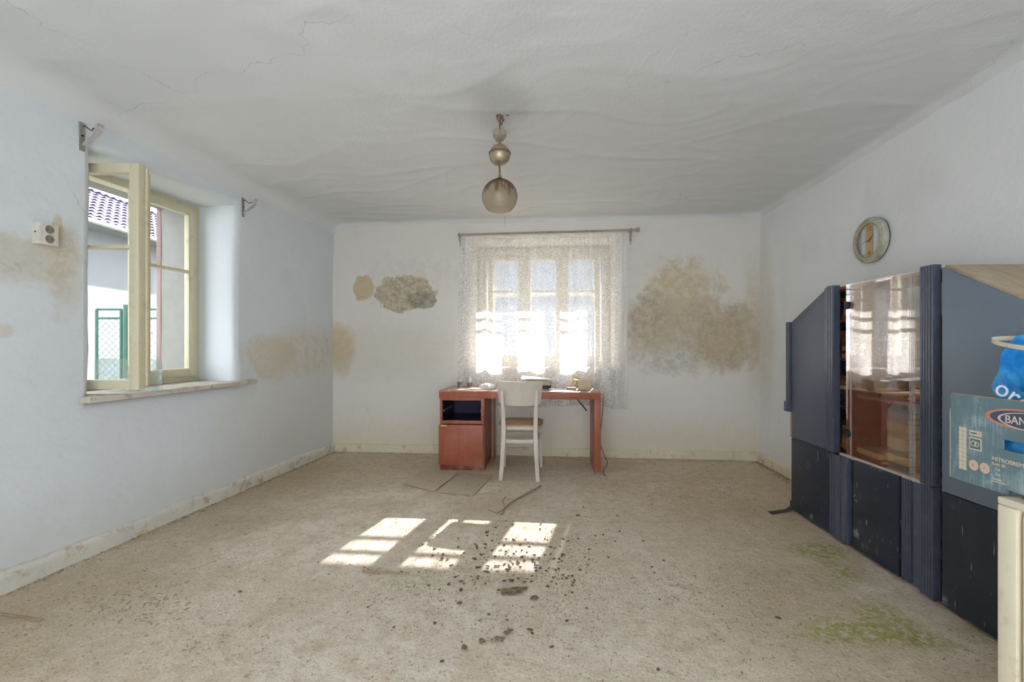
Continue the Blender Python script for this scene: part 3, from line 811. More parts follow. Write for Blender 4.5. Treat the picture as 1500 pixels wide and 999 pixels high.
def crumple(name, label, cat, loc, size, seed, mat, freq=9.0, amt=0.35, rz=0.0, sub=4):
    bm = bmesh.new(); bmesh.ops.create_icosphere(bm, subdivisions=sub, radius=1.0)
    for v in bm.verts:
        p = v.co.copy()
        e = 1 - abs(noise.noise(p * 1.7 + Vector((seed, 0, 0)))) * 1.2; e2 = abs(noise.noise(p * 4.1 + Vector((0, seed, 0))))
        q = p * (1 + amt * (e - 0.6) - amt * 0.6 * e2)
        z = max(0.0, q.z * 0.75 + 0.35) / 1.1
        v.co = Vector((q.x * size[0] / 2, q.y * size[1] / 2, z * size[2]))
    me = bpy.data.meshes.new(name); bm.to_mesh(me); bm.free()
    me.polygons.foreach_set('use_smooth', [True] * len(me.polygons)); me.set_sharp_from_angle(angle=math.radians(28))
    me.materials.append(mat)
    o = link(name, me); o.location = loc; o.rotation_euler = (0, 0, rz)
    return tag(o, label, cat)
crumple('plastic_film', 'crumpled clear plastic film left of the chair back', 'plastic wrap', dloc(714, 569.3), (0.17, 0.15, 0.052), 2.0, M['plastic'], rz=0.2)

# shallow tray hidden partly by the chair's back
def open_box(name, label, cat, loc, w, d, h, t, mat, rz=0.0, flaps=()):
    o = empty(name, loc, rz); tag(o, label, cat)
    MB().box(-w / 2, w / 2, -d / 2, d / 2, 0, t).build('base', mat, o)
    MB().box(-w / 2, w / 2, -d / 2, -d / 2 + t, t, h).build('side', mat, o)
    MB().box(-w / 2, w / 2, d / 2 - t, d / 2, t, h).build('side', mat, o)
    MB().box(-w / 2, -w / 2 + t, -d / 2 + t, d / 2 - t, t, h).build('side', mat, o)
    MB().box(w / 2 - t, w / 2, -d / 2 + t, d / 2 - t, t, h).build('side', mat, o)
    return o
tr = open_box('paper_tray', 'shallow pale tray behind the chair back on the desk', 'tray', dloc(746, 568.3), 0.20, 0.14, 0.05, 0.006, M['paper'], DF.rz)
bt = empty('ink_bottle', dloc(769.5, 569.5), 0); tag(bt, 'small white bottle with dark base behind the chair back', 'bottle')
MB().lathe([(0, 0), (0.017, 0), (0.018, 0.03), (0.014, 0.045), (0, 0.045)], 16).build('bottle_body', M['black'], bt)
MB().lathe([(0, 0.0455), (0.008, 0.0455), (0.007, 0.08), (0, 0.082)], 16).build('cap', M['paper_w'], bt)

# pile: dark book, paper stacks, plastic folder on top
def book(name, label, loc, w, d, h, rz, cover, pages, cat='book', group=None, rot=None, spine='-y'):
    """A closed book lying flat: cover boards and spine around a recessed page block."""
    o = empty(name, loc, rz); tag(o, label, cat, group)
    t = min(0.004, h * 0.14)
    c = MB().box(-w / 2, w / 2, -d / 2, d / 2, 0, t).box(-w / 2, w / 2, -d / 2, d / 2, h - t, h)
    if spine == '-y': c.box(-w / 2, w / 2, -d / 2, -d / 2 + t, t, h - t); pb = (-w / 2 + 0.004, w / 2 - 0.004, -d / 2 + t, d / 2 - 0.005)
    else: c.box(-w / 2, -w / 2 + t, -d / 2, d / 2, t, h - t); pb = (-w / 2 + t, w / 2 - 0.005, -d / 2 + 0.004, d / 2 - 0.004)
    c.build('cover', cover, o)
    MB().box(*pb, t + 0.0002, h - t - 0.0002).build('page_block', pages, o)
    return o
M['navy'] = plain('navy_cover', S(52, 58, 92), 0.5)
M['pages'] = plain('page_edges', S(206, 186, 150), 0.9, 0.08, 4, stretch=(1, 1, 60), bump=0.2, bsc=4)
px0, py0 = 787, 568.6
base = Vector(dloc(px0, py0))
book('book', 'dark blue book at the bottom of the paper pile on the desk', base, 0.27, 0.17, 0.035, DF.rz + 0.05, M['navy'], M['pages'])
def paper_stack(name, label, z, w, d, h, rz, mat, n, seed):
    o = empty(name, (base.x + 0.0, base.y, DH + z), rz); tag(o, label, 'papers')
    r = random.Random(seed)
    for k in range(n):
        dx, dy = r.uniform(-0.012, 0.012), r.uniform(-0.008, 0.008)
        MB().box(-w / 2 + dx, w / 2 + dx, -d / 2 + dy, d / 2 + dy, h * k / n, h * (k + 0.93) / n).build('paper_bundle', mat, o, bevel=0.001)
    return o
paper_stack('paper_stack', 'stack of browned papers on the dark blue book', 0.0362, 0.28, 0.17, 0.050, DF.rz - 0.08, M['card'], 6, 3)
mb = MB()
def fold(u, v, o=0):
    x, y = (u - 0.5) * 0.31, (v - 0.5) * 0.18
    return (x, y, 0.004 + 0.02 * (1 - u) * v + 0.004 * fbm((x * 9, y * 9, 2), 1, 2) - 0.02 * max(0, u - 0.8) + o)
mb.grid(16, 10, lambda u, v: fold(u, v, 0.006)); mb.grid(16, 10, fold, flip=True)
k = 17 * 11; edge = [i for i in range(17)] + [(j + 1) * 17 - 1 for j in range(1, 11)] + [170 + i for i in range(15, -1, -1)] + [j * 17 for j in range(9, 0, -1)]
for a, b in zip(edge, edge[1:] + edge[:1]): mb.f.append((a, a + k, b + k, b))
tag(mb.build('document_folder', plain('pale_blue_folder', S(206, 212, 220), 0.25, 0.05, 8), smooth=50, loc=(base.x - 0.005, base.y, DH + 0.0885), rz=DF.rz), 'pale blue grey folder on top of the paper pile', 'folder')
crumple('plastic_bag', 'crumpled translucent plastic bag in the middle of the desk', 'bag', dloc(825, 568.5), (0.15, 0.13, 0.125), 6.0, M['plastic'], amt=0.6)
crumple('paper_bag', 'crumpled beige paper bag behind the open card box', 'bag', dloc(842, 567.3), (0.10, 0.09, 0.115), 9.0, M['card'], amt=0.6)
crumple('cloth_scrap', 'small pale scrap lying at the desk front beside the paper pile', 'scrap', dloc(808, 571.2), (0.06, 0.045, 0.018), 12.0, M['paper'], sub=3)
MB_p = MB().box(-0.045, 0.045, -0.03, 0.03, 0, 0.024)
tag(MB_p.build('packet', plain('pink_packet', S(176, 136, 122), 0.7, 0.1, 20, dirt=S(220, 210, 200), dirt_amt=0.6), bevel=0.006, loc=dloc(837, 571.0), rz=DF.rz + 0.1), 'small pinkish packet in front of the open card box', 'packet')
cb = open_box('card_box', 'small open beige card box at the right of the desk', 'box', dloc(856, 570.6), 0.12, 0.09, 0.092, 0.004, M['card'], DF.rz)
MB().add([(-0.06, -0.045, 0.092), (-0.06, 0.045, 0.092), (-0.105, 0.042, 0.102), (-0.105, -0.042, 0.102)], [(0, 1, 2, 3)]).add([(-0.06, -0.045, 0.089), (-0.06, 0.045, 0.089), (-0.105, 0.042, 0.099), (-0.105, -0.042, 0.099)], [(3, 2, 1, 0)]).build('flap', M['card'], cb)
MB().add([(0.06, -0.045, 0.092), (0.06, 0.045, 0.092), (0.085, 0.042, 0.10), (0.085, -0.042, 0.10)], [(3, 2, 1, 0)]).add([(0.06, -0.045, 0.089), (0.06, 0.045, 0.089), (0.085, 0.042, 0.097), (0.085, -0.042, 0.097)], [(0, 1, 2, 3)]).build('flap', M['card'], cb)

# black cable behind the desk's right side
cp = [depth_at(884, 578, 4.52), depth_at(883, 600, 4.50), depth_at(880.5, 625, 4.46), depth_at(879.5, 650, 4.42), floor_at(886, 668, 0.12), floor_at(890, 678, 0.03), floor_at(886, 686, 0.004), floor_at(879, 693, 0.004), floor_at(884, 697.5, 0.004)]
cp = [Vector((max(p.x, 0.852), p.y, p.z)) for p in cp]
sm = []
for i in range(len(cp) - 1):
    p0, p1, p2, p3 = cp[max(0, i - 1)], cp[i], cp[i + 1], cp[min(len(cp) - 1, i + 2)]
    for q in range(6):
        t = q / 6
        sm.append(0.5 * ((2 * p1) + (p2 - p0) * t + (2 * p0 - 5 * p1 + 4 * p2 - p3) * t * t + (3 * p1 - p0 - 3 * p2 + p3) * t ** 3))
sm.append(cp[-1])
tag(MB().tube(sm, 0.0035, 6).build('power_cable', M['black']), 'thin black cable hanging beside the right side of the desk', 'cable')

# ------------------------------------------------------------------ pendant lamp
LX, LY = -0.073, 2.71
lamp = empty('pendant_lamp', (LX, LY, CEIL), 0)
tag(lamp, 'old pendant lamp with metal ball and dirty glass globe', 'lamp')
M['brass'] = plain('tarnished_brass', S(176, 162, 138), 0.45, 0.15, 20, metal=0.7, dirt=S(96, 80, 64), dirt_amt=0.5)
M['rust'] = plain('rusty_hook', S(124, 98, 82), 0.7, 0.25, 60, metal=0.4, dirt=S(190, 160, 140), dirt_amt=0.5, bump=0.5)
hook = MB().lathe([(0.0, 0.006), (0.030, 0.006), (0.032, 0.0), (0.012, -0.012), (0.007, -0.045), (0.0, -0.05)], 20)
hook.tube([(0.012, 0, -0.012), (0.022, 0.0, -0.035), (0.010, 0.004, -0.055), (0.0, 0, -0.06)], 0.006, 8).tube([(-0.02, 0.006, -0.006), (-0.012, 0.012, -0.03), (0.004, 0.008, -0.045)], 0.004, 8).tube([(0.03, -0.01, -0.004), (0.05, -0.004, -0.006), (0.062, 0.004, 0.002)], 0.003, 6)
hook.build('ceiling_hook', M['rust'], lamp)
MB().tube([(0.001, 0, -0.045), (0, 0, -0.30)], 0.0052, 8).build('upper_rod', M['rust'], lamp)
cup = MB(); n = 10
for k in range(n):
    pass
cup.lathe([(0.006, -0.163), (0.024, -0.155), (0.040, -0.132), (0.045, -0.102), (0.041, -0.102), (0.036, -0.13), (0.022, -0.148), (0.006, -0.155)], 10)
cup.build('crystal_cup', (lambda g: g.surf(g.n('MixShader', {0: 0.45, 1: g.n('BsdfTransparent', {'Color': (0.95, 0.93, 0.9, 1)}), 2: g.n('BsdfPrincipled', {'Base Color': S(170, 154, 132), 'Roughness': 0.15})})))(G('smoky_crystal')), lamp, smooth=10)
def sph(r, zc, a0, a1, n=20): return [(max(1e-4, r * math.sin(a0 + (a1 - a0) * i / n)), zc + r * math.cos(a0 + (a1 - a0) * i / n)) for i in range(n + 1)]
ball = MB().lathe(sph(0.063, -0.241, 0.0, math.pi), 32).build('metal_ball', M['brass'], lamp, smooth=60)
MB().lathe([(0.0635, -0.226), (0.066, -0.229), (0.066, -0.236), (0.0635, -0.239)], 32).build('ball_band', M['rust'], ball)
MB().tube([(0, 0, -0.30), (0, 0, -0.375)], 0.0052, 8).build('lower_rod', M['rust'], lamp)
MB().lathe([(0.0, -0.352), (0.007, -0.352), (0.012, -0.372), (0.022, -0.383), (0.03, -0.386), (0.0, -0.386)], 20).build('cap', M['brass'], lamp)
def globe_mat():
    g = G('dirty_globe_glass')
    z = g.n('SeparateXYZ', {0: g.co()}, out=2)
    drip = g.noise(26, 4, 0.7, g.scale((1, 1, 0.22)))
    lvl = g.math('ADD', z, g.math('MULTIPLY', g.math('SUBTRACT', drip, 0.5), 0.34))
    soil = g.map(lvl, -0.505, -0.455)
    col = g.mix(soil, S(208, 196, 172), S(128, 102, 72))
    body = g.n('MixShader', {0: 0.35, 1: g.n('BsdfPrincipled', {'Base Color': col, 'Roughness': 0.18}), 2: g.n('BsdfTranslucent', {'Color': col})})
    f = g.math('MULTIPLY_ADD', soil, 0.45, 0.42)
    return g.surf(g.n('MixShader', {0: f, 1: g.n('BsdfTransparent', {'Color': (0.95, 0.92, 0.86, 1)}), 2: body}))
ro = 0.106
outer = sph(ro, -0.490, 0.2, 2.38); inner = sph(ro - 0.003, -0.490, 2.38, 0.2)
MB().lathe(outer + inner, 40).build('glass_globe', globe_mat(), lamp, smooth=60)
MB().lathe([(0, -0.387), (0.018, -0.387), (0.018, -0.43), (0.0, -0.43)], 16).build('bulb_holder', M['rust'], lamp)
MB().tube([(0.03, 0.02, -0.60), (0.033, 0.02, -0.66)], 0.0008, 5).build('cobweb_strand', M['rust'], lamp)

# ------------------------------------------------------------------ wall clock
ck_s, ck_z = WR.hit(1281, 352)
ck = empty('wall_clock', WR.pt(ck_s, -0.012, ck_z), WR.rz)
ck.rotation_euler = (0, 0, WR.rz)
tag(ck, 'round wall clock with green marbled rim and brass centre band', 'clock')
def marble():
    g = G('green_marble_rim')
    c = g.ramp(g.noise(9, 4, 0.7, dist=1.2), [(0.3, S(140, 146, 122)), (0.5, S(176, 178, 156)), (0.66, S(204, 200, 178))])
    return g.pbr(c, 0.3)
def ring_y(mb, prof, n=48):
    """Lathe about the local y axis: prof of (radius, y)."""
    k = len(prof); vs = []; fs = []
    for (r, y) in prof:
        for i in range(n):
            a = 2 * math.pi * i / n; vs.append((r * math.cos(a), y, r * math.sin(a)))
    for j in range(k - 1):
        for i in range(n):
            fs.append((j * n + i, j * n + (i + 1) % n, (j + 1) * n + (i + 1) % n, (j + 1) * n + i))
    return mb.add(vs, fs)
R = 0.152
ring_y(MB(), [(0.118, -0.012), (0.118, -0.036), (0.122, -0.040), (0.148, -0.032), (R, -0.026), (R, 0.0), (0.118, 0.0), (0.118, -0.012)], 40).build('rim', marble(), ck, smooth=30)
ring_y(MB(), [(R - 0.002, 0.0005), (R - 0.002, 0.006), (R - 0.01, 0.012), (0.10, 0.012)], 40).build('backing', M['black'], ck)
ring_y(MB(), [(0.110, -0.022), (0.110, -0.033), (0.118, -0.035), (0.1185, -0.022)], 40).build('brass_ring', M['brass'], ck)
g = G('clock_face'); xx = g.n('SeparateXYZ', {0: g.co()}, out=0)
face_m = g.pbr(g.mix(g.map(g.math('ABSOLUTE', xx), 0.06, 0.10), S(214, 214, 216), S(168, 170, 182)), 0.4)
mb = MB(); n = 48
mb.add([(0.1165 * math.cos(2 * math.pi * i / n), -0.018, 0.1165 * math.sin(2 * math.pi * i / n)) for i in range(n)], [tuple(range(n))])
mb.build('dial', face_m, ck, smooth=0)
bw = 0.036
poly = []
for i in range(13):
    a = math.radians(-90 + (-18 + 36 * i / 12)); poly.append((0.1155 * math.cos(a), 0.1155 * math.sin(a)))
for i in range(13):
    a = math.radians(90 + (-18 + 36 * i / 12)); poly.append((0.1155 * math.cos(a), 0.1155 * math.sin(a)))
MB().prism_y(poly, -0.021, -0.0185).build('centre_band', plain('brass_band', S(196, 172, 128), 0.35, 0.06, 10, metal=0.3), ck, smooth=0)
def text(body, size, mat, parent, loc, rot=(math.pi / 2, 0, 0), name='printed_text', ext=0.0004, align='CENTER', sx=1.0, shear=0.0):
    cu = bpy.data.curves.new(name, 'FONT'); cu.body = body; cu.size = size; cu.extrude = ext
    cu.align_x = align; cu.align_y = 'CENTER'; cu.resolution_u = 3; cu.shear = shear
    tmp = bpy.data.objects.new('tmp', cu); COL.objects.link(tmp)
    bpy.context.view_layer.update()
    me = bpy.data.meshes.new_from_object(tmp.evaluated_get(bpy.context.evaluated_depsgraph_get()))
    bpy.data.objects.remove(tmp); bpy.data.curves.remove(cu)
    me.name = name; me.materials.clear(); me.materials.append(mat)
    o = link(name, me, parent); o.location = loc; o.rotation_euler = rot; o.scale = (sx, 1, 1)
    return o
M['numeral'] = plain('numeral_brown', S(110, 88, 56), 0.5)
text('12', 0.045, M['numeral'], ck, (0, -0.0215, 0.078), name='numeral')
text('6', 0.04, M['numeral'], ck, (0, -0.0215, -0.085), name='numeral')
for hr in (1, 2, 3, 4, 5, 7, 8, 9, 10, 11):
    a = math.radians(90 - hr * 30)
    if abs(math.cos(a)) > 0.45:
        x, z = 0.098 * math.cos(a), 0.098 * math.sin(a)
        MB().tube([(x, -0.0190, z), (x * 1.1, -0.0190, z * 1.1)], 0.0016, 6).build('hour_mark', M['numeral'], ck)
def hand(deg, ln, w, y, name):
    a = math.radians(90 - deg); dx, dz = math.cos(a), math.sin(a)
    nx, nz = -dz, dx
    MB().prism_y([(-nx * w - dx * 0.012, -nz * w - dz * 0.012), (dx * ln, dz * ln), (nx * w - dx * 0.012, nz * w - dz * 0.012)], y, y + 0.001).build(name, M['dark_metal'], ck, smooth=0)
hand(50, 0.055, 0.004, -0.0245, 'hour_hand'); hand(262, 0.088, 0.003, -0.026, 'minute_hand')
ring_y(MB(), [(0.0, -0.028), (0.006, -0.028), (0.006, -0.0216)], 16).build('hand_boss', M['brass'], ck)

# ------------------------------------------------------------------ double socket on the left wall
so_s, so_z = WL.hit(47, 341)
so = empty('wall_socket', WL.pt(so_s, 0.0, so_z), WL.rz)
tag(so, 'white surface mounted double power socket on the left wall', 'socket')
M['socket'] = plain('socket_plastic', S(218, 212, 200), 0.4, 0.04, 10, dirt=S(170, 154, 130), dirt_amt=0.4)
bodyw = 0.085
MB().box(0.0, bodyw, -0.048, 0.01, -0.055, 0.055).build('socket_box', M['socket'], so, bevel=0.004)
MB().tube([(-0.0005, -0.02, 0.006), (-0.003, -0.02, 0.006)], 0.004, 8).build('screw', M['dark_metal'], so)
sd = plain('socket_recess', S(140, 132, 122), 0.5)
for z in (0.025, -0.025):
    d = empty('socket_outlet', (0.043, -0.048, z), 0, so)
    ring_y(MB(), [(0.0215, -0.0015), (0.0235, -0.004), (0.0255, 0.0)], 24).build('outlet_rim', M['socket'], d)
    ring_y(MB(), [(0.0, -0.0006), (0.0215, -0.0010)], 24).build('outlet_face', sd, d)
    for dx in (-0.0095, 0.0095):
        MB().tube([(dx, -0.002, -0.002), (dx, 0.0, -0.002)], 0.0028, 8).build('contact_hole', M['black'], d)
    MB().tube([(0, -0.012, 0.011), (0, 0, 0.011)], 0.0026, 8).build('earth_pin', M['steel'], d)

# ------------------------------------------------------------------ curtain rail brackets on the left wall
def bracket(px, py, label):
    s, z = WL.hit(px, py)
    o = empty('rail_bracket', WL.pt(s, 0.0, z), WL.rz)
    tag(o, label, 'bracket')
    MB().box(-0.014, 0.014, -0.010, 0.012, -0.085, 0.075).build('wall_plate', M['steel'], o, bevel=0.002)
    for zz in (0.062, -0.072): ring_y(MB(), [(0.0, -0.0125), (0.005, -0.0125), (0.006, -0.0102)], 12).build('screw', M['dark_metal'], o)
    # ribbed strut from the plate's foot out to a hooked, fluted end
    path = [(-0.010, -0.050), (-0.05, -0.028), (-0.10, 0.002), (-0.118, 0.022), (-0.122, 0.045), (-0.132, 0.055)]
    w = [0.007, 0.013, 0.019, 0.022, 0.022, 0.016]
    mb = MB(); nr = 9
    vs = []; fs = []
    for (y, zz), hw in zip(path, w):
        for i in range(nr):
            x = (i / (nr - 1) - 0.5) * 2 * hw; off = 0.003 if i % 2 else 0.0
            vs.append((x, y - off, zz + off))
    m0 = len(vs)
    vs += [(x, y + 0.004, zz - 0.004) for (x, y, zz) in vs]
    for j in range(len(path) - 1):
        for i in range(nr - 1):
            a = j * nr + i
            fs.append((a, a + 1, a + nr + 1, a + nr)); fs.append((m0 + a + nr, m0 + a + nr + 1, m0 + a + 1, m0 + a))
        for i in (0, nr - 1):
            a = j * nr + i; fs.append((a, a + nr, m0 + a + nr, m0 + a))
    mb.add(vs, fs).build('strut', plain('aluminium_strut', S(206, 204, 204), 0.3, 0.05, 30, metal=0.4), o, smooth=20)
    wire = []
    for i in range(17):
        t = i / 16; wire.append((0.004 * math.sin(t * 14), -0.010 - 0.098 * t, 0.052 + 0.008 * math.sin(t * 9) - 0.030 * t))
    MB().tube(wire, 0.003, 6).build('twisted_wire', M['dark_metal'], o)
bracket(119, 199, 'ribbed curtain rail bracket high on the left wall, nearer one, over the open sash')
bracket(355, 303, 'ribbed curtain rail bracket high on the left wall, farther one, right of the window')

# glass sheet leaning behind the open sash on the sill
gp = MB()
p0 = depth_at(134, 572, 2.95); p1 = depth_at(237, 572, 2.86)
FG = Fr((p0.x, p0.y), (p1.x, p1.y))
rr = 0.025; poly = [(0, 0), (FG.len, 0)] + [(FG.len - rr + rr * math.cos(a), 0.205 - rr + rr * math.sin(a)) for a in (0, 0.5, 1.05, 1.57)] + [(0, 0.205)]
gp.prism_y(poly, 0, 0.005)
o = gp.build('glass_sheet', glass_mat('loose_glass', tint=(0.88, 0.95, 0.94, 1), refl=0.05, dirt=0.5), smooth=0, loc=(FG.o.x, FG.o.y, 0.9055), rz=FG.rz)
tag(o, 'loose rounded glass sheet standing on the left window sill', 'glass sheet')

# ------------------------------------------------------------------ black wall unit along the right wall
UF = Fr((2.04, 3.295), (2.04 - 0.048, 3.295 - 0.9988))
def lam_mat(name, col, seed):
    g = G(name)
    n = g.noise(5, 3, 0.65)
    c = g.mix(n, tuple(k * 0.85 for k in col[:3]) + (1,), tuple(k * 1.15 for k in col[:3]) + (1,))
    off = g.n('VectorMath', {0: g.co(), 1: (seed, 0, seed)}, operation='ADD')
    # dusty hand prints and scrapes
    pr = g.math('MULTIPLY', g.map(g.vor(9, off), 0.34, 0.10), g.map(g.noise(34, 3, 0.75), 0.45, 0.62))
    pr = g.math('MULTIPLY', pr, g.map(g.noise(3.4, 1, 0.5, off), 0.44, 0.56))
    sc = g.map(g.noise(30, 2, 0.6, g.scale((4, 4, 0.35), off)), 0.70, 0.74)
    c = g.mix(g.math('MULTIPLY', pr, 0.75), c, S(190, 196, 204))
    c = g.mix(g.math('MULTIPLY', sc, 0.55), c, S(214, 216, 220))
    return g.pbr(c, 0.36, None, spec=0.5)
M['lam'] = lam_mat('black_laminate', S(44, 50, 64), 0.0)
M['lam_up'] = plain('black_laminate_upper_sheen', S(84, 92, 106), 0.42, 0.06, 3, spec=0.55)  # reflected light put into the colour: upper fronts lighter than the lower doors
M['lam_near_sheen'] = plain('black_laminate_near_sheen', S(114, 127, 142), 0.42, 0.06, 3, spec=0.5)  # same laminate, glancing reflection painted in as a still lighter near door
M['strip'] = plain('black_moulding', S(80, 86, 100), 0.3, 0.05, 10, spec=0.55, dirt=S(120, 124, 134), dirt_amt=0.2, dsc=14)
M['carc'] = wood('red_brown_carcass', S(128, 66, 52), S(150, 84, 66), 2.0, (3, 3, 10), 0.5, S(176, 140, 120), 0.4)
M['tan'] = wood('tan_slanted_board', S(172, 152, 124), S(190, 170, 142), 2.5, (2, 10, 2), 0.6, S(206, 196, 178), 0.5)
M['edge'] = plain('worn_edging', S(206, 192, 176), 0.6, 0.1, 30, dirt=S(130, 100, 84), dirt_amt=0.5)
unit = empty('wall_unit', UF.o, UF.rz)
tag(unit, 'black laminate wall unit with slanted ends and a glass door', 'cabinet')
UL, UD, UH, UM = 1.60, 0.34, 1.556, 0.53
t = 0.018
def panel(name, mat, *b, **k): return MB().box(*b).build(name, mat, unit, bevel=k.get('bevel', 0.0015))
panel('base_panel', M['carc'], 0, UL, 0.02, UD, 0.004, 0.03)
panel('side_panel', M['carc'], 0, t, 0.0, UD, 0.0305, UM - 0.01)
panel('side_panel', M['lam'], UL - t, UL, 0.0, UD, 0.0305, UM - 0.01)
panel('middle_panel', M['carc'], 0, UL, 0.012, UD, UM - 0.0095, UM + 0.0095)
panel('shelf_edging', M['edge'], 0.50, 1.115, -0.006, 0.0025, UM - 0.009, UM + 0.009)
panel('back_panel', M['carc'], 0.02, UL - 0.02, UD - 0.006, UD - 0.001, UM + 0.01, 1.36)
DIV = (0.383, 0.556, 1.196)
for x in DIV: panel('divider', M['carc'] if x == DIV[1] else M['black'], x, x + 0.024, 0.0 if x == DIV[1] else 0.02, UD - 0.007, UM + 0.0105, UH - 0.019)  # slot shade put into the colour: outer dividers black, middle one wood
for x in (0.43, 1.196): panel('divider', M['carc'], x, x + t, 0.02, UD - 0.007, 0.0315, UM - 0.011)
panel('side_panel', M['carc'], 0.0, t, 0.0, UD, UM + 0.0105, 1.355)
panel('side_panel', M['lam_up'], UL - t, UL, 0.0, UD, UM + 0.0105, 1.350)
panel('top_panel', M['carc'], 0.383, 1.2195, 0.0, UD, UH - 0.018, UH)
def slant(x0, z0, x1, z1, mat):
    d = Vector((x1 - x0, 0, z1 - z0)).normalized(); nrm = Vector((-d.z, 0, d.x)) * 0.018
    if nrm.z > 0: nrm = -nrm
    p = [(x0, z0), (x1, z1), (x1 + nrm.x, z1 + nrm.z), (x0 + nrm.x, z0 + nrm.z)]
    if (p[1][0] - p[0][0]) * (p[2][1] - p[1][1]) - (p[1][1] - p[0][1]) * (p[2][0] - p[1][0]) < 0: p = p[::-1]
    MB().prism_y(p, 0.0, UD).build('slanted_top', mat, unit, bevel=0.0015)
slant(-0.004, 1.372, 0.384, 1.572, M['tan']); slant(1.216, 1.566, UL + 0.006, 1.355, M['tan'])
panel('shelf', M['carc'], 0.581, 1.195, 0.04, UD - 0.008, 0.885, 0.903)
panel('shelf', M['carc'], 0.581, 1.195, 0.04, UD - 0.008, 1.225, 1.243)
for z in (0.80, 1.10, 1.34): panel('shelf', M['carc'], 0.408, 0.555, 0.04, UD - 0.008, z, z + 0.016)
# doors
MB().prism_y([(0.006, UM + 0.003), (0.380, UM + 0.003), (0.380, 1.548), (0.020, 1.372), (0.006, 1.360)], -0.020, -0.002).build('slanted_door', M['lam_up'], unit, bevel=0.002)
MB().prism_y([(1.220, UM + 0.003), (UL, UM + 0.003), (UL, 1.344), (1.220, 1.553)], -0.020, -0.002).build('slanted_door', M['lam_near_sheen'], unit, bevel=0.002)
lower = [(0.004, 0.424, 'a'), (0.640, 0.975, 'b'), (1.220, UL, 'c')]
for k, (a, b, c) in enumerate(lower):
    MB().box(a, b, -0.020, -0.002, 0.016, UM - 0.001).build('lower_door', lam_mat('scuffed_laminate', S(44, 51, 64), 3.3 * k + 1.0), unit, bevel=0.002)
def flute(x0, x1, y0, z0, z1, n, depth=0.009, back=0.0, mat=None, name='fluted_strip'):
    """Vertical moulding with n sharp grooves across its front."""
    pts = []; w = (x1 - x0) / n
    for k in range(n):
        a = x0 + k * w
        pts += [(a + 0.12 * w, y0), (a + 0.80 * w, y0), (a + 0.86 * w, y0 + depth), (a + 0.97 * w, y0 + depth)]
    poly = pts + [(x1, back), (x0, back)]
    return MB().prism_z(poly, z0, z1).build(name, mat or M['strip'], unit, smooth=20)
flute(0.386, 0.430, -0.026, UM + 0.012, 1.560, 2, 0.008)
flute(0.432, 0.497, -0.044, UM + 0.008, 1.566, 3, 0.008)
flute(1.116, 1.193, -0.034, UM + 0.012, 1.572, 5, 0.008)
flute(0.428, 0.500, -0.022, 0.016, UM - 0.004, 3, 0.007)
flute(0.502, 0.606, -0.034, 0.016, UM - 0.004, 2, 0.010)
flute(0.982, 1.040, -0.014, 0.016, UM - 0.004, 4, 0.008)
flute(1.042, 1.112, -0.010, 0.016, UM - 0.004, 1, 0.004)
flute(1.116, 1.193, -0.034, 0.016, UM + 0.008, 5, 0.008)
# end strip at the far corner
flute(-0.045, -0.004, -0.034, 0.755, 1.365, 2, 0.006, back=0.02)
MB().box(-0.052, -0.002, -0.044, 0.02, 0.715, 0.79).build('strip_bracket', M['strip'], unit, bevel=0.003)
MB().box(-0.026, -0.004, -0.012, 0.02, UM, 0.715).build('wood_strip', M['tan'], unit)
# glass door with two black clamps and etched lines
gd = MB().box(0.566, 1.112, -0.010, -0.005, UM + 0.012, UH + 0.004).build('glass_door', glass_mat('cabinet_glass', tint=(0.99, 0.97, 0.95, 1), refl=0.15, dirt=0.04), unit, smooth=0)
et = (lambda g: g.surf(g.n('MixShader', {0: 0.45, 1: g.n('BsdfTransparent', {'Color': (1, 1, 1, 1)}), 2: g.n('BsdfDiffuse', {'Color': S(225, 220, 215)})})))(G('etched_line'))
for x in (0.602, 0.611, 1.028, 1.038, 1.048, 1.058):
    MB().box(x, x + 0.0035, -0.0108, -0.0101, UM + 0.014, UH + 0.002).build('etched_line', et, gd, smooth=0)
for z in (1.435, 0.674):
    MB().box(0.556, 0.584, -0.020, -0.0108, z - 0.022, z + 0.022).build('hinge_clamp', M['black'], gd, bevel=0.006)
    ring_y(MB(), [(0.0, -0.026), (0.020, -0.026), (0.022, -0.022), (0.022, -0.0109)], 20).build('hinge_disc', M['black'], gd).location = (0.588, 0, z)

# ------------------------------------------------------------------ books behind the glass
covers = [plain('book_cover_%d' % i, c, 0.6, 0.1, 14) for i, c in enumerate((S(150, 100, 60), S(168, 118, 72), S(120, 84, 60), S(184, 140, 92), S(134, 76, 52), S(96, 74, 62), S(196, 160, 112)))]
cname = ['brown', 'light brown', 'dark brown', 'tan', 'red brown', 'charcoal brown', 'ochre']
ORD = ['lowest', 'second', 'third', 'fourth', 'fifth', 'sixth', 'seventh', 'eighth', 'ninth', 'tenth', 'eleventh', 'twelfth']
def stack(x, y, z, n, w, d, where, group, seed, hs=(0.022, 0.045), lim=9, spine='-y'):
    r = random.Random(seed)
    for k in range(n):
        h = r.uniform(*hs)
        if z + h > lim: break
        ci = r.randrange(7); ww, dd = w * r.uniform(0.86, 1.0), d * r.uniform(0.85, 1.0)
        lab = '%s book, %s %s' % (cname[ci], 'lowest' if k == 0 else ORD[k] + ' up', where)
        book('book', lab, UF.pt(x + r.uniform(-0.006, 0.006), y + r.uniform(-0.008, 0.008), z + 0.0005), ww, dd, h, UF.rz + r.uniform(-0.08, 0.08), covers[ci], M['pages'], 'book', group, spine=spine)
        z += h + 0.0006
    return z
z_s = UM + 0.010
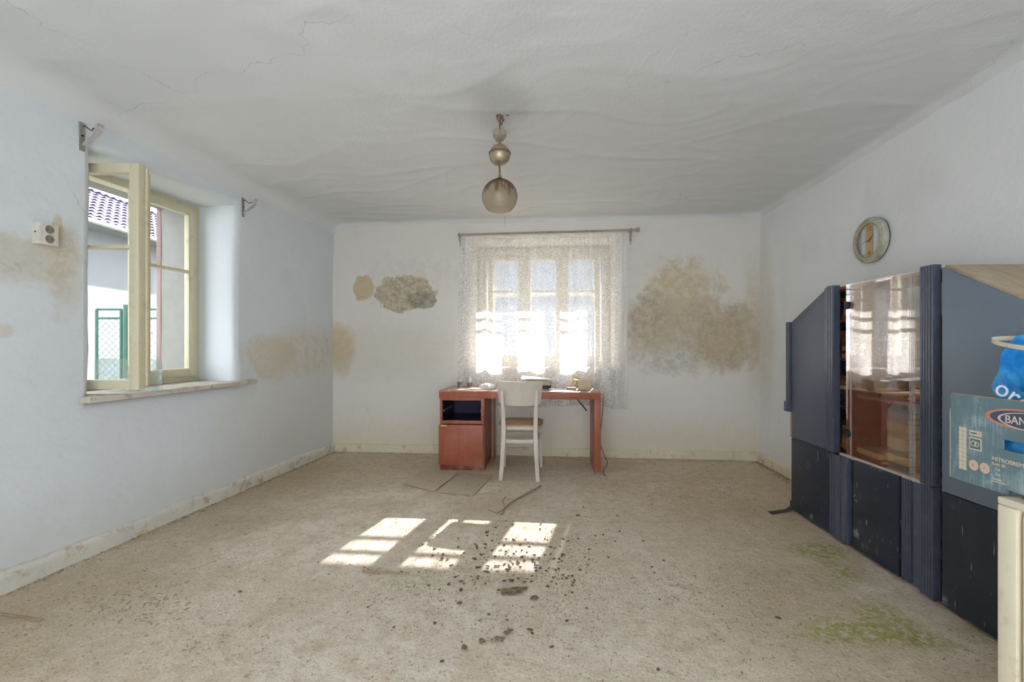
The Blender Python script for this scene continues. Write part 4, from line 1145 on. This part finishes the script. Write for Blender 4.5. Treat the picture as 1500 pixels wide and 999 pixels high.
stack(0.90, 0.125, z_s, 9, 0.15, 0.20, 'in the middle stack behind the glass door', 'books behind the glass door', 5, lim=0.875)
stack(1.09, 0.135, z_s, 6, 0.16, 0.22, 'in the near stack behind the glass door', 'books behind the glass door', 8, (0.026, 0.036), lim=0.80)
book('book', 'wide brown book with a pale spine lying low in front behind the glass door', UF.pt(0.705, 0.095, z_s + 0.0262), 0.20, 0.15, 0.032, UF.rz - 0.1, covers[6], M['pages'], 'book', 'books behind the glass door')
book('book', 'dark book under the wide brown book behind the glass door', UF.pt(0.705, 0.095, z_s + 0.0005), 0.21, 0.155, 0.025, UF.rz - 0.05, covers[2], M['pages'], 'book', 'books behind the glass door')
zz = stack(0.80, 0.15, 0.9035, 2, 0.20, 0.18, 'on the shelf behind glass, far pile', 'books behind the glass door', 21, (0.02, 0.03))
stack(1.03, 0.15, 0.9035, 3, 0.19, 0.18, 'on the shelf behind glass, near pile', 'books behind the glass door', 23, (0.02, 0.03))
for (zb, zt_, sd, nm) in ((z_s, 0.79, 31, 'bottom'), (0.8165, 1.09, 33, 'second'), (1.1165, 1.33, 35, 'third'), (1.3565, 1.52, 37, 'top')):
    stack(0.482, 0.14, zb, 7, 0.11, 0.19, 'on the %s shelf of the narrow slot' % nm, 'books in the narrow slot', sd, (0.018, 0.034), lim=zt_ - 0.005)

# ------------------------------------------------------------------ cream cabinet at the right edge, box and bag on it
cab = Fr((1.284, 1.205), (1.284 - 0.02, 1.205 - 0.9998))
M['cream'] = plain('cream_cabinet_paint', S(222, 212, 188), 0.4, 0.05, 6, dirt=S(150, 120, 88), dirt_amt=0.45, dsc=9)
cc = empty('kitchen_cabinet', cab.o, cab.rz)
tag(cc, 'cream painted low cabinet at the right edge carrying the cardboard box', 'cabinet')
CL, CD, CHT = 0.60, 0.50, 0.80
MB().box(0, 0.046, 0.0, 0.02, 0.0, CHT - 0.02).build('stile', M['cream'], cc, bevel=0.004)
MB().box(CL - 0.046, CL, 0.0, 0.02, 0.0, CHT - 0.02).build('stile', M['cream'], cc, bevel=0.004)
MB().box(0.0465, CL - 0.0465, 0.0, 0.02, 0.0, 0.06).build('rail', M['cream'], cc, bevel=0.003)
MB().box(0, CL, 0.0205, CD, 0.0, CHT - 0.02).build('body', M['cream'], cc, bevel=0.004)
MB().box(0.0, CL, 0.0, CD, CHT - 0.0195, CHT).build('cabinet_top', M['cream'], cc, bevel=0.004)
cd = MB().box(0.056, CL - 0.052, 0.004, 0.02, 0.07, CHT - 0.03).build('cabinet_door', M['cream'], cc, bevel=0.006)
MB().tube([(0.49, 0.004, 0.60), (0.49, -0.02, 0.60)], 0.012, 12).build('knob', M['steel'], cd)

BF = Fr((1.325, 1.375), (1.325 - 0.072, 1.375 - 0.9974))
def box_mat():
    g = G('green_printed_card')
    n = g.noise(7, 4, 0.7); v = g.noise(30, 2, 0.6, g.scale((6, 6, 0.4)))
    c = g.mix(n, S(88, 112, 120), S(112, 134, 140))
    c = g.mix(g.math('MULTIPLY', g.map(g.math('ADD', g.math('MULTIPLY', n, 0.7), g.math('MULTIPLY', v, 0.3)), 0.47, 0.66), 0.7), c, S(172, 186, 192))
    return g.pbr(c, 0.7, g.bump(v, 0.15, 0.003))
M['box'] = box_mat()
M['kraft'] = plain('kraft_card', S(176, 148, 114), 0.85, 0.08, 20)
bx = empty('cardboard_box', BF.pt(0, 0, CHT + 0.001), BF.rz)
tag(bx, 'worn teal printed cardboard fruit box on the cream cabinet', 'box')
BL, BD, BH, bt_ = 0.52, 0.38, 0.252, 0.006
def holed(name, x0, x1, z0, z1, holes, y0, y1, mat):
    xs = sorted({x0, x1} | {h[0] for h in holes} | {h[1] for h in holes}); zs = sorted({z0, z1} | {h[2] for h in holes} | {h[3] for h in holes})
    mb = MB()
    for a, b in zip(xs, xs[1:]):
        for c, d in zip(zs, zs[1:]):
            if not any(h[0] - 1e-6 <= a and b <= h[1] + 1e-6 and h[2] - 1e-6 <= c and d <= h[3] + 1e-6 for h in holes): mb.box(a, b, y0, y1, c, d)
    return mb.build(name, mat, bx, doubles=True)
front = holed('front_panel', 0, BL, 0, BH, [(0.155, 0.275, 0.118, 0.146), (0.165, 0.215, 0.0, 0.014)], 0, bt_, M['box'])
holed('back_panel', 0, BL, 0, BH, [], BD - bt_, BD, M['box'])
holed('end_panel', 0, bt_, 0.0, BH - 0.05, [], bt_ + 0.0005, BD - bt_ - 0.0005, M['box'])
holed('end_panel', BL - bt_, BL, 0, BH, [], bt_ + 0.0005, BD - bt_ - 0.0005, M['box'])
MB().box(bt_ + 0.001, BL - bt_ - 0.001, bt_ + 0.001, BD - bt_ - 0.001, 0.015, 0.020).build('bottom_panel', M['kraft'], bx)
MB().box(0.0005, BL - 0.0005, 0.0005, bt_ - 0.0005, BH + 0.0003, BH + 0.0018).build('torn_edge', M['kraft'], bx)
MB().box(-0.009, -0.0006, 0.004, 0.03, 0.0, 0.205).build('corner_flap', plain('corrugated_edge', S(186, 184, 170), 0.8, 0.2, 60), bx)
# print on the front: grading table, labels, marks, oval, maker's lines
pm = plain('cream_print', S(206, 192, 170), 0.8, 0.05, 30)
po = plain('orange_print', S(206, 132, 104), 0.8, 0.08, 30)
pd = plain('navy_print', S(72, 82, 106), 0.8, 0.1, 40)
pt_ = plain('teal_print', S(84, 112, 114), 0.8, 0.05, 40)
def prt(x0, x1, z0, z1, mat, name='printed_panel', y=0.0): return MB().box(x0, x1, y - 0.0006, y - 0.0001, z0, z1).build(name, mat, bx, smooth=0)
for k in range(10):
    z = 0.034 + k * 0.0125
    for j in range(2): prt(0.028 + j * 0.0125, 0.039 + j * 0.0125, z, z + 0.0115, pm, 'table_cell')
prt(0.061, 0.098, 0.139, 0.154, pm); prt(0.065, 0.084, 0.1445, 0.1485, pt_, y=-0.0008); text('I', 0.010, pt_, bx, (0.091, -0.0008, 0.1465))
prt(0.061, 0.098, 0.099, 0.134, pm); prt(0.0645, 0.0945, 0.1025, 0.1305, pt_, y=-0.0008)
LATE_MARK = True
def disc(cx, cz, r0, r1, mat, y, n=28, ax=1.0):
    mb = MB(); vs = []
    for r in (r0, r1):
        vs += [(cx + r * ax * math.cos(2 * math.pi * i / n), y, cz + r * math.sin(2 * math.pi * i / n)) for i in range(n)]
    return mb.add(vs, [(i, n + i, n + (i + 1) % n, (i + 1) % n) for i in range(n)]).build('printed_mark', mat, bx, smooth=0)
disc(0.075, 0.117, 0.006, 0.0085, pm, -0.0016); disc(0.0845, 0.1165, 0.005, 0.0075, pm, -0.0017)
prt(0.128, 0.152, 0.032, 0.035, pm, 'printed_line'); prt(0.128, 0.165, 0.026, 0.028, pm, 'printed_line')
for cx in (0.074, 0.107):
    disc(cx, 0.055, 0.0, 0.0145, pm, -0.0006); disc(cx, 0.055, 0.0095, 0.0105, po, -0.0010); text('R', 0.014, po, bx, (cx, -0.0011, 0.055))
disc(0.215, 0.205, 0.0, 0.0265, po, -0.0005, 40, 4.0); disc(0.215, 0.205, 0.0, 0.0225, pd, -0.0009, 40, 4.15)
disc(0.235, 0.202, 0.021, 0.0228, pm, -0.0013, 40, 4.0)
text('BANANA', 0.030, pm, bx, (0.222, -0.0014, 0.201), sx=0.95)
for k, (s_, sz) in enumerate((('MITROSREM', 0.0155), ('Radn. 20', 0.010), ('Tel.', 0.0095), ('Fax.', 0.0095))):
    text(s_, sz, pm, bx, (0.128 if k in (0, 1, 4) else 0.137, -0.0008, 0.088 - 0.0135 * k), align='LEFT')

# blue carrier bag standing in the box
BGx = BF
def rr_pt(u, x0, x1, y0, y1):
    """Point at fraction u round a rectangle, starting at the far front corner."""
    w, d = x1 - x0, y1 - y0; s_ = (u % 1.0) * 2 * (w + d)
    if s_ < w: return x0 + s_, y0
    if s_ < w + d: return x1, y0 + s_ - w
    if s_ < 2 * w + d: return x1 - (s_ - w - d), y1
    return x0, y1 - (s_ - 2 * w - d)
def bag_fn(u, v):
    x, y = rr_pt(u, 0.108 + 0.006 * (1 - v), 0.42, 0.022, 0.30)
    top = 0.300 + 0.105 * max(0.0, min(1, (y - 0.022) / 0.055)) - (0.045 * max(0.0, min(1, (x - 0.13) / 0.06)) if y < 0.03 else 0)
    z = 0.001 + v * top
    cr = 0.012 * fbm((x * 9, y * 9, z * 9), 1.4, 3) * (0.2 + v)
    return (x + cr * 0.8, max(0.016, y + cr * 0.8), z + 0.2 * cr * (v > 0.05))
gb = G('blue_bag_plastic')
bn = gb.noise(11, 3, 0.65)
blue = gb.pbr(gb.mix(gb.map(bn, 0.35, 0.65), S(24, 110, 182), S(70, 156, 206)), 0.28, gb.bump(bn, 0.5, 0.02), spec=0.5)
bag = empty('carrier_bag', BGx.pt(0, 0, CHT + 0.0215), BGx.rz)
tag(bag, 'bright blue carrier bag with pale handles standing in the box', 'bag')
mb = MB(); mb.grid(88, 16, bag_fn)
mb.f.append(tuple(range(88))[::-1])
body_o = mb.build('bag_body', blue, bag, smooth=35)
text('ore', 0.07, plain('white_print', S(226, 230, 234), 0.5), bag, (0.124, 0.0135, 0.268), rot=(math.pi / 2, 0.50, 0), name='printed_lettering', shear=0.1, align='LEFT')
lp = []
for i in range(25):
    t_ = i / 24; a = math.pi * t_
    lp.append((0.185 - 0.145 * math.sin(a) ** 0.7, 0.05 + 0.06 * t_, 0.368 + 0.028 * t_ + 0.012 * math.sin(a)))
mb = MB()
vs = []
for (x, y, z) in lp: vs += [(x, y, z - 0.006), (x, y, z + 0.006), (x + 0.0015, y + 0.0015, z + 0.006), (x + 0.0015, y + 0.0015, z - 0.006)]
fs = [(0, 1, 2, 3), (99, 98, 97, 96)]
for i in range(24):
    for q in range(4): fs.append((i * 4 + q, i * 4 + 4 + q, i * 4 + 4 + (q + 1) % 4, i * 4 + (q + 1) % 4))
mb.add(vs, fs).build('handle', plain('pale_strap', S(206, 196, 174), 0.6), bag, smooth=40)

# ------------------------------------------------------------------ litter on the floor
M['board'] = plain('trodden_cardboard', S(192, 176, 152), 0.95, 0.08, 8, dirt=S(140, 124, 104), dirt_amt=0.5, bump=0.3)
M['board2'] = plain('trodden_cardboard_grey', S(186, 172, 152), 0.95, 0.08, 8, dirt=S(136, 130, 120), dirt_amt=0.6, bump=0.3)
def floor_sheet(name, label, pts, mat, h=0.006):
    P = [floor_at(*q) for q in pts]; c = sum(P, Vector()) / len(P)
    poly = [(p.x - c.x, p.y - c.y) for p in P]
    ar = sum(a[0] * b[1] - b[0] * a[1] for a, b in zip(poly, poly[1:] + poly[:1]))
    if ar < 0: poly = poly[::-1]
    o = MB().prism_z(poly, 0.0, h).build(name, mat, bevel=0.002, loc=(c.x, c.y, 0.003))
    return tag(o, label, 'cardboard')
floor_sheet('cardboard_sheet', 'trodden flat cardboard sheet in front of the desk cupboard, left one', [(616, 690.5), (672, 692.5), (636, 721), (590, 709)], M['board'])
floor_sheet('cardboard_sheet', 'trodden flat cardboard sheet nearer the chair, greyer one', [(674, 693), (722, 697), (693, 727.5), (639, 721.5)], M['board2'])
M['twig'] = plain('dry_stalk', S(156, 134, 104), 0.9, 0.15, 40)
def twig(label, pts, r, branches=()):
    mb = MB(); mb.tube([floor_at(a, b, 0.002 + r) for a, b in pts], [r * (1 - 0.5 * i / len(pts)) for i in range(len(pts))], 6)
    for br in branches: mb.tube([floor_at(a, b, 0.002 + r) for a, b in br], r * 0.55, 5)
    return tag(mb.build('dry_stalk', M['twig']), label, 'stalk')
twig('long dry plant stalk lying on the floor before the chair', [(792, 712), (770, 724), (750, 735), (737, 747)], 0.007, [[(737, 747), (728, 752), (716, 747)], [(738, 746), (738, 751), (733, 754)], [(740, 744), (736, 733), (741, 728)]])
twig('thin dry stalk lying at the edge of the sunlit patches', [(531, 836), (552, 838), (578, 839), (600, 840)], 0.006, [[(545, 837), (538, 833)]])
twig('short dry stalk near the left wall on the floor', [(0, 899), (30, 903), (62, 907)], 0.006)
# black rubber strap by the wall unit's foot
sp_ = [floor_at(1128, 752), floor_at(1142, 750), floor_at(1152, 748.5), floor_at(1160, 746), floor_at(1163.5, 741)]
mb = MB(); vs = []
for i, p in enumerate(sp_):
    zt2 = 0.004 + (0.03 if i == 4 else 0.008 if i == 3 else 0)
    for dy, dz in ((-0.02, 0), (0.02, 0), (0.02, 0.004), (-0.02, 0.004)): vs.append((p.x - (0.02 if i == 4 else 0), p.y + dy, zt2 + dz))
fs = [(0, 1, 2, 3), (19, 18, 17, 16)]
for i in range(4):
    for q in range(4): fs.append((i * 4 + q, i * 4 + 4 + q, i * 4 + 4 + (q + 1) % 4, i * 4 + (q + 1) % 4))
tag(mb.add(vs, fs).build('rubber_strap', M['black'], smooth=40), 'flat dark strap on the floor at the far foot of the wall unit', 'strap')

# clods of dirt: the larger ones each a thing, the crumbs one stuff
def soil_mat(name, a, b):
    g = G(name); n = g.noise(60, 2, 0.7)
    return g.pbr(g.mix(n, a, b), 0.95, g.bump(n, 0.6, 0.01), spec=0.1)
soil = soil_mat('dry_soil', S(96, 82, 64), S(148, 130, 106))
def clod_geo(size, seed, sub=2, flat=0.55):
    bm = bmesh.new(); bmesh.ops.create_icosphere(bm, subdivisions=sub, radius=1.0)
    for v in bm.verts:
        p = v.co; e = 1 + 0.45 * noise.noise(p * 1.3 + Vector((seed, seed * 0.7, 0))) + 0.3 * noise.noise(p * 3.1 + Vector((0, seed, 0)))
        q = p * e; v.co = Vector((q.x * size[0], q.y * size[1], max(-0.15, q.z * flat) * size[2] + 0.12 * size[2]))
    vs = [tuple(v.co) for v in bm.verts]; fs = [tuple(v.index for v in f.verts) for f in bm.faces]; bm.free()
    return vs, fs
big = [(750, 867, 0.080, 0.026, 0.035), (783, 878, 0.020, 0.018, 0.035), (745, 926, 0.020, 0.014, 0.025), (729, 938, 0.032, 0.012, 0.025), (706, 940, 0.016, 0.010, 0.02), (680, 949, 0.010, 0.009, 0.015)]
names = ['long heap of dark dirt in the middle of the floor', 'round dark clod just right of the long dirt heap', 'dark clod low on the floor, right of the lower cluster',
         'flattened dark clod in the lower cluster of dirt', 'small dark clod in the lower cluster of dirt', 'lowest small dark clod left of the lower cluster']
for (px, py, rx, ry, rz_), lb in zip(big, names):
    mb = MB(); rh = random.Random(int(px)); p = floor_at(px, py); nn = 90 if rx > 0.05 else 11
    for q in range(nn):
        a_, d_ = rh.uniform(0, 6.3), rh.random() ** 0.6
        k_ = rh.uniform(0.005, 0.011) * (1.15 - 0.5 * d_)
        g_, f_ = clod_geo((k_ * rh.uniform(0.9, 1.7), k_, k_), rh.uniform(0, 50), 1)
        cx_, cy_ = rx * d_ * math.cos(a_), ry * d_ * math.sin(a_); cz_ = rz_ * 0.55 * max(0, 1 - d_) * rh.uniform(0.3, 1)
        cy_ += 0.25 * rx * (cx_ / rx) ** 2 if rx > 0.05 else 0
        mb.add([(x + cx_, y + cy_, z + cz_) for x, y, z in g_], f_)
    o = mb.build('dirt_clod', soil, smooth=0, loc=(p.x, p.y, 0.0015)); o.rotation_euler = (0, 0, 0.2 if rx > 0.05 else px)
    tag(o, lb, 'dirt')
rnd = random.Random(11)
protos = []
for k in range(6):
    mb = MB(); mb.add(*clod_geo((1, 1, 1), k * 3.7 + 1, 1))
    me = bpy.data.meshes.new('dirt_clod'); me.from_pydata(mb.v, [], mb.f); me.materials.append(soil); protos.append(me)
def scatter():
    while True:
        if rnd.random() < 0.72: px, py = rnd.gauss(745, 62), rnd.gauss(822, 26)
        else: px, py = rnd.gauss(770, 130), rnd.gauss(850, 60)
        if 740 < py < 985: return px, py
placed = 0
while placed < 230:
    px, py = scatter(); p = floor_at(px, py); px, py = int(px), int(py)
    if any(abs(px - b[0]) < 40 and abs(py - b[1]) < 10 for b in big[:2]): continue
    s_ = rnd.uniform(0.004, 0.010) * (1.25 if rnd.random() < 0.12 else 1)
    o = link('dirt_clod', protos[placed % 6]); o.location = (p.x, p.y, 0.001); o.rotation_euler = (0, 0, rnd.uniform(0, 6.3)); o.scale = (s_ * rnd.uniform(0.8, 1.5), s_, s_ * rnd.uniform(0.7, 1.1))
    reg = 'above the long dirt heap, around the sunlit patches' if py < 850 else 'to the left of the long dirt heap' if px < 715 else 'to the right of the long dirt heap' if px > 795 else 'below the long dirt heap'
    tag(o, 'small dark dirt clod ' + reg, 'dirt', 'dirt clods ' + reg)
    placed += 1
mb = MB()
tet = [(1, 0, -0.3), (-0.6, 0.8, -0.3), (-0.6, -0.8, -0.3), (0, 0, 0.8)]; tf = [(0, 2, 1), (0, 1, 3), (1, 2, 3), (2, 0, 3)]
def clear_floor(p):
    for W in (WL, WB, WR):
        if -(Vector((p.x, p.y, 0)) - W.o).dot(W.w) < 0.042: return False
    for Q, x0, x1, y0, y1 in ((UF, -0.07, 1.7, -0.06, 0.5), (DF, -0.02, 0.50, -0.03, 0.6), (CF, -0.23, 0.23, -0.07, 0.5), (DF, 1.46, 1.56, -0.02, 0.6), (cab, -0.02, 0.7, -0.02, 0.6)):
        d = Vector((p.x, p.y, 0)) - Q.o; a, b = d.dot(Q.u), d.dot(Q.w)
        if x0 < a < x1 and y0 < b < y1: return False
    px, py = CX + F * p.x / p.y, HY + F * CH / p.y
    return not (585 < px < 730 and 686 < py < 731) and not (700 < px < 800 and 855 < py < 885)
def crumb(p, s_, ln=1.0):
    s_ *= 0.72
    if p.y < 0.3 or not clear_floor(p): return
    a = rnd.uniform(0, 6.3); c, d = math.cos(a), math.sin(a)
    mb.add([(p.x + s_ * (x * ln * c - y * d), p.y + s_ * (x * ln * d + y * c), 0.001 + s_ * (z + 0.3) * 0.7) for x, y, z in tet], tf)
for _ in range(2600):
    px, py = rnd.gauss(760, 110), rnd.gauss(840, 50)
    if 735 < py < 990: crumb(floor_at(px, py), rnd.uniform(0.002, 0.006), rnd.uniform(1, 2))
for _ in range(5200):
    X, Y = rnd.uniform(-2.3, 1.9), rnd.uniform(1.4, 4.8)
    n_ = noise.noise(Vector((X * 1.3, Y * 1.3, 3)))
    if n_ + rnd.uniform(-0.5, 0.5) > 0.05: crumb(Vector((X, Y, 0)), rnd.uniform(0.002, 0.006), rnd.uniform(1, 4.5))
for (px, py, sx_, sy_, n_) in ((1035, 722, 60, 12, 160), (190, 885, 55, 14, 130), (280, 935, 60, 20, 60), (1110, 900, 60, 40, 140), (1060, 700, 60, 10, 120), (590, 870, 25, 12, 50), (1010, 860, 30, 14, 50)):
    for _ in range(n_):
        p = floor_at(rnd.gauss(px, sx_), max(680, rnd.gauss(py, sy_)))
        crumb(p, rnd.uniform(0.003, 0.007), rnd.uniform(1, 4))
for _ in range(1500):
    u = rnd.uniform(0.2, 1); W = rnd.choice((WL, WB)); x = rnd.uniform(2.4, W.len) if W is WL else rnd.uniform(0.1, W.len - 0.1)
    crumb(W.pt(x, -0.035 - abs(rnd.gauss(0, 0.03)), 0), rnd.uniform(0.003, 0.008), rnd.uniform(1, 3))
for _ in range(600):
    crumb(WR.pt(rnd.uniform(0.05, 1.5), -0.035 - abs(rnd.gauss(0, 0.035)), 0), rnd.uniform(0.003, 0.009), rnd.uniform(1, 3))
tag(mb.build('floor_crumbs', soil_mat('soil_crumbs', S(128, 110, 84), S(176, 158, 130)), smooth=0), 'fine dirt crumbs and chaff strewn over the concrete floor', 'dirt', kind='stuff')
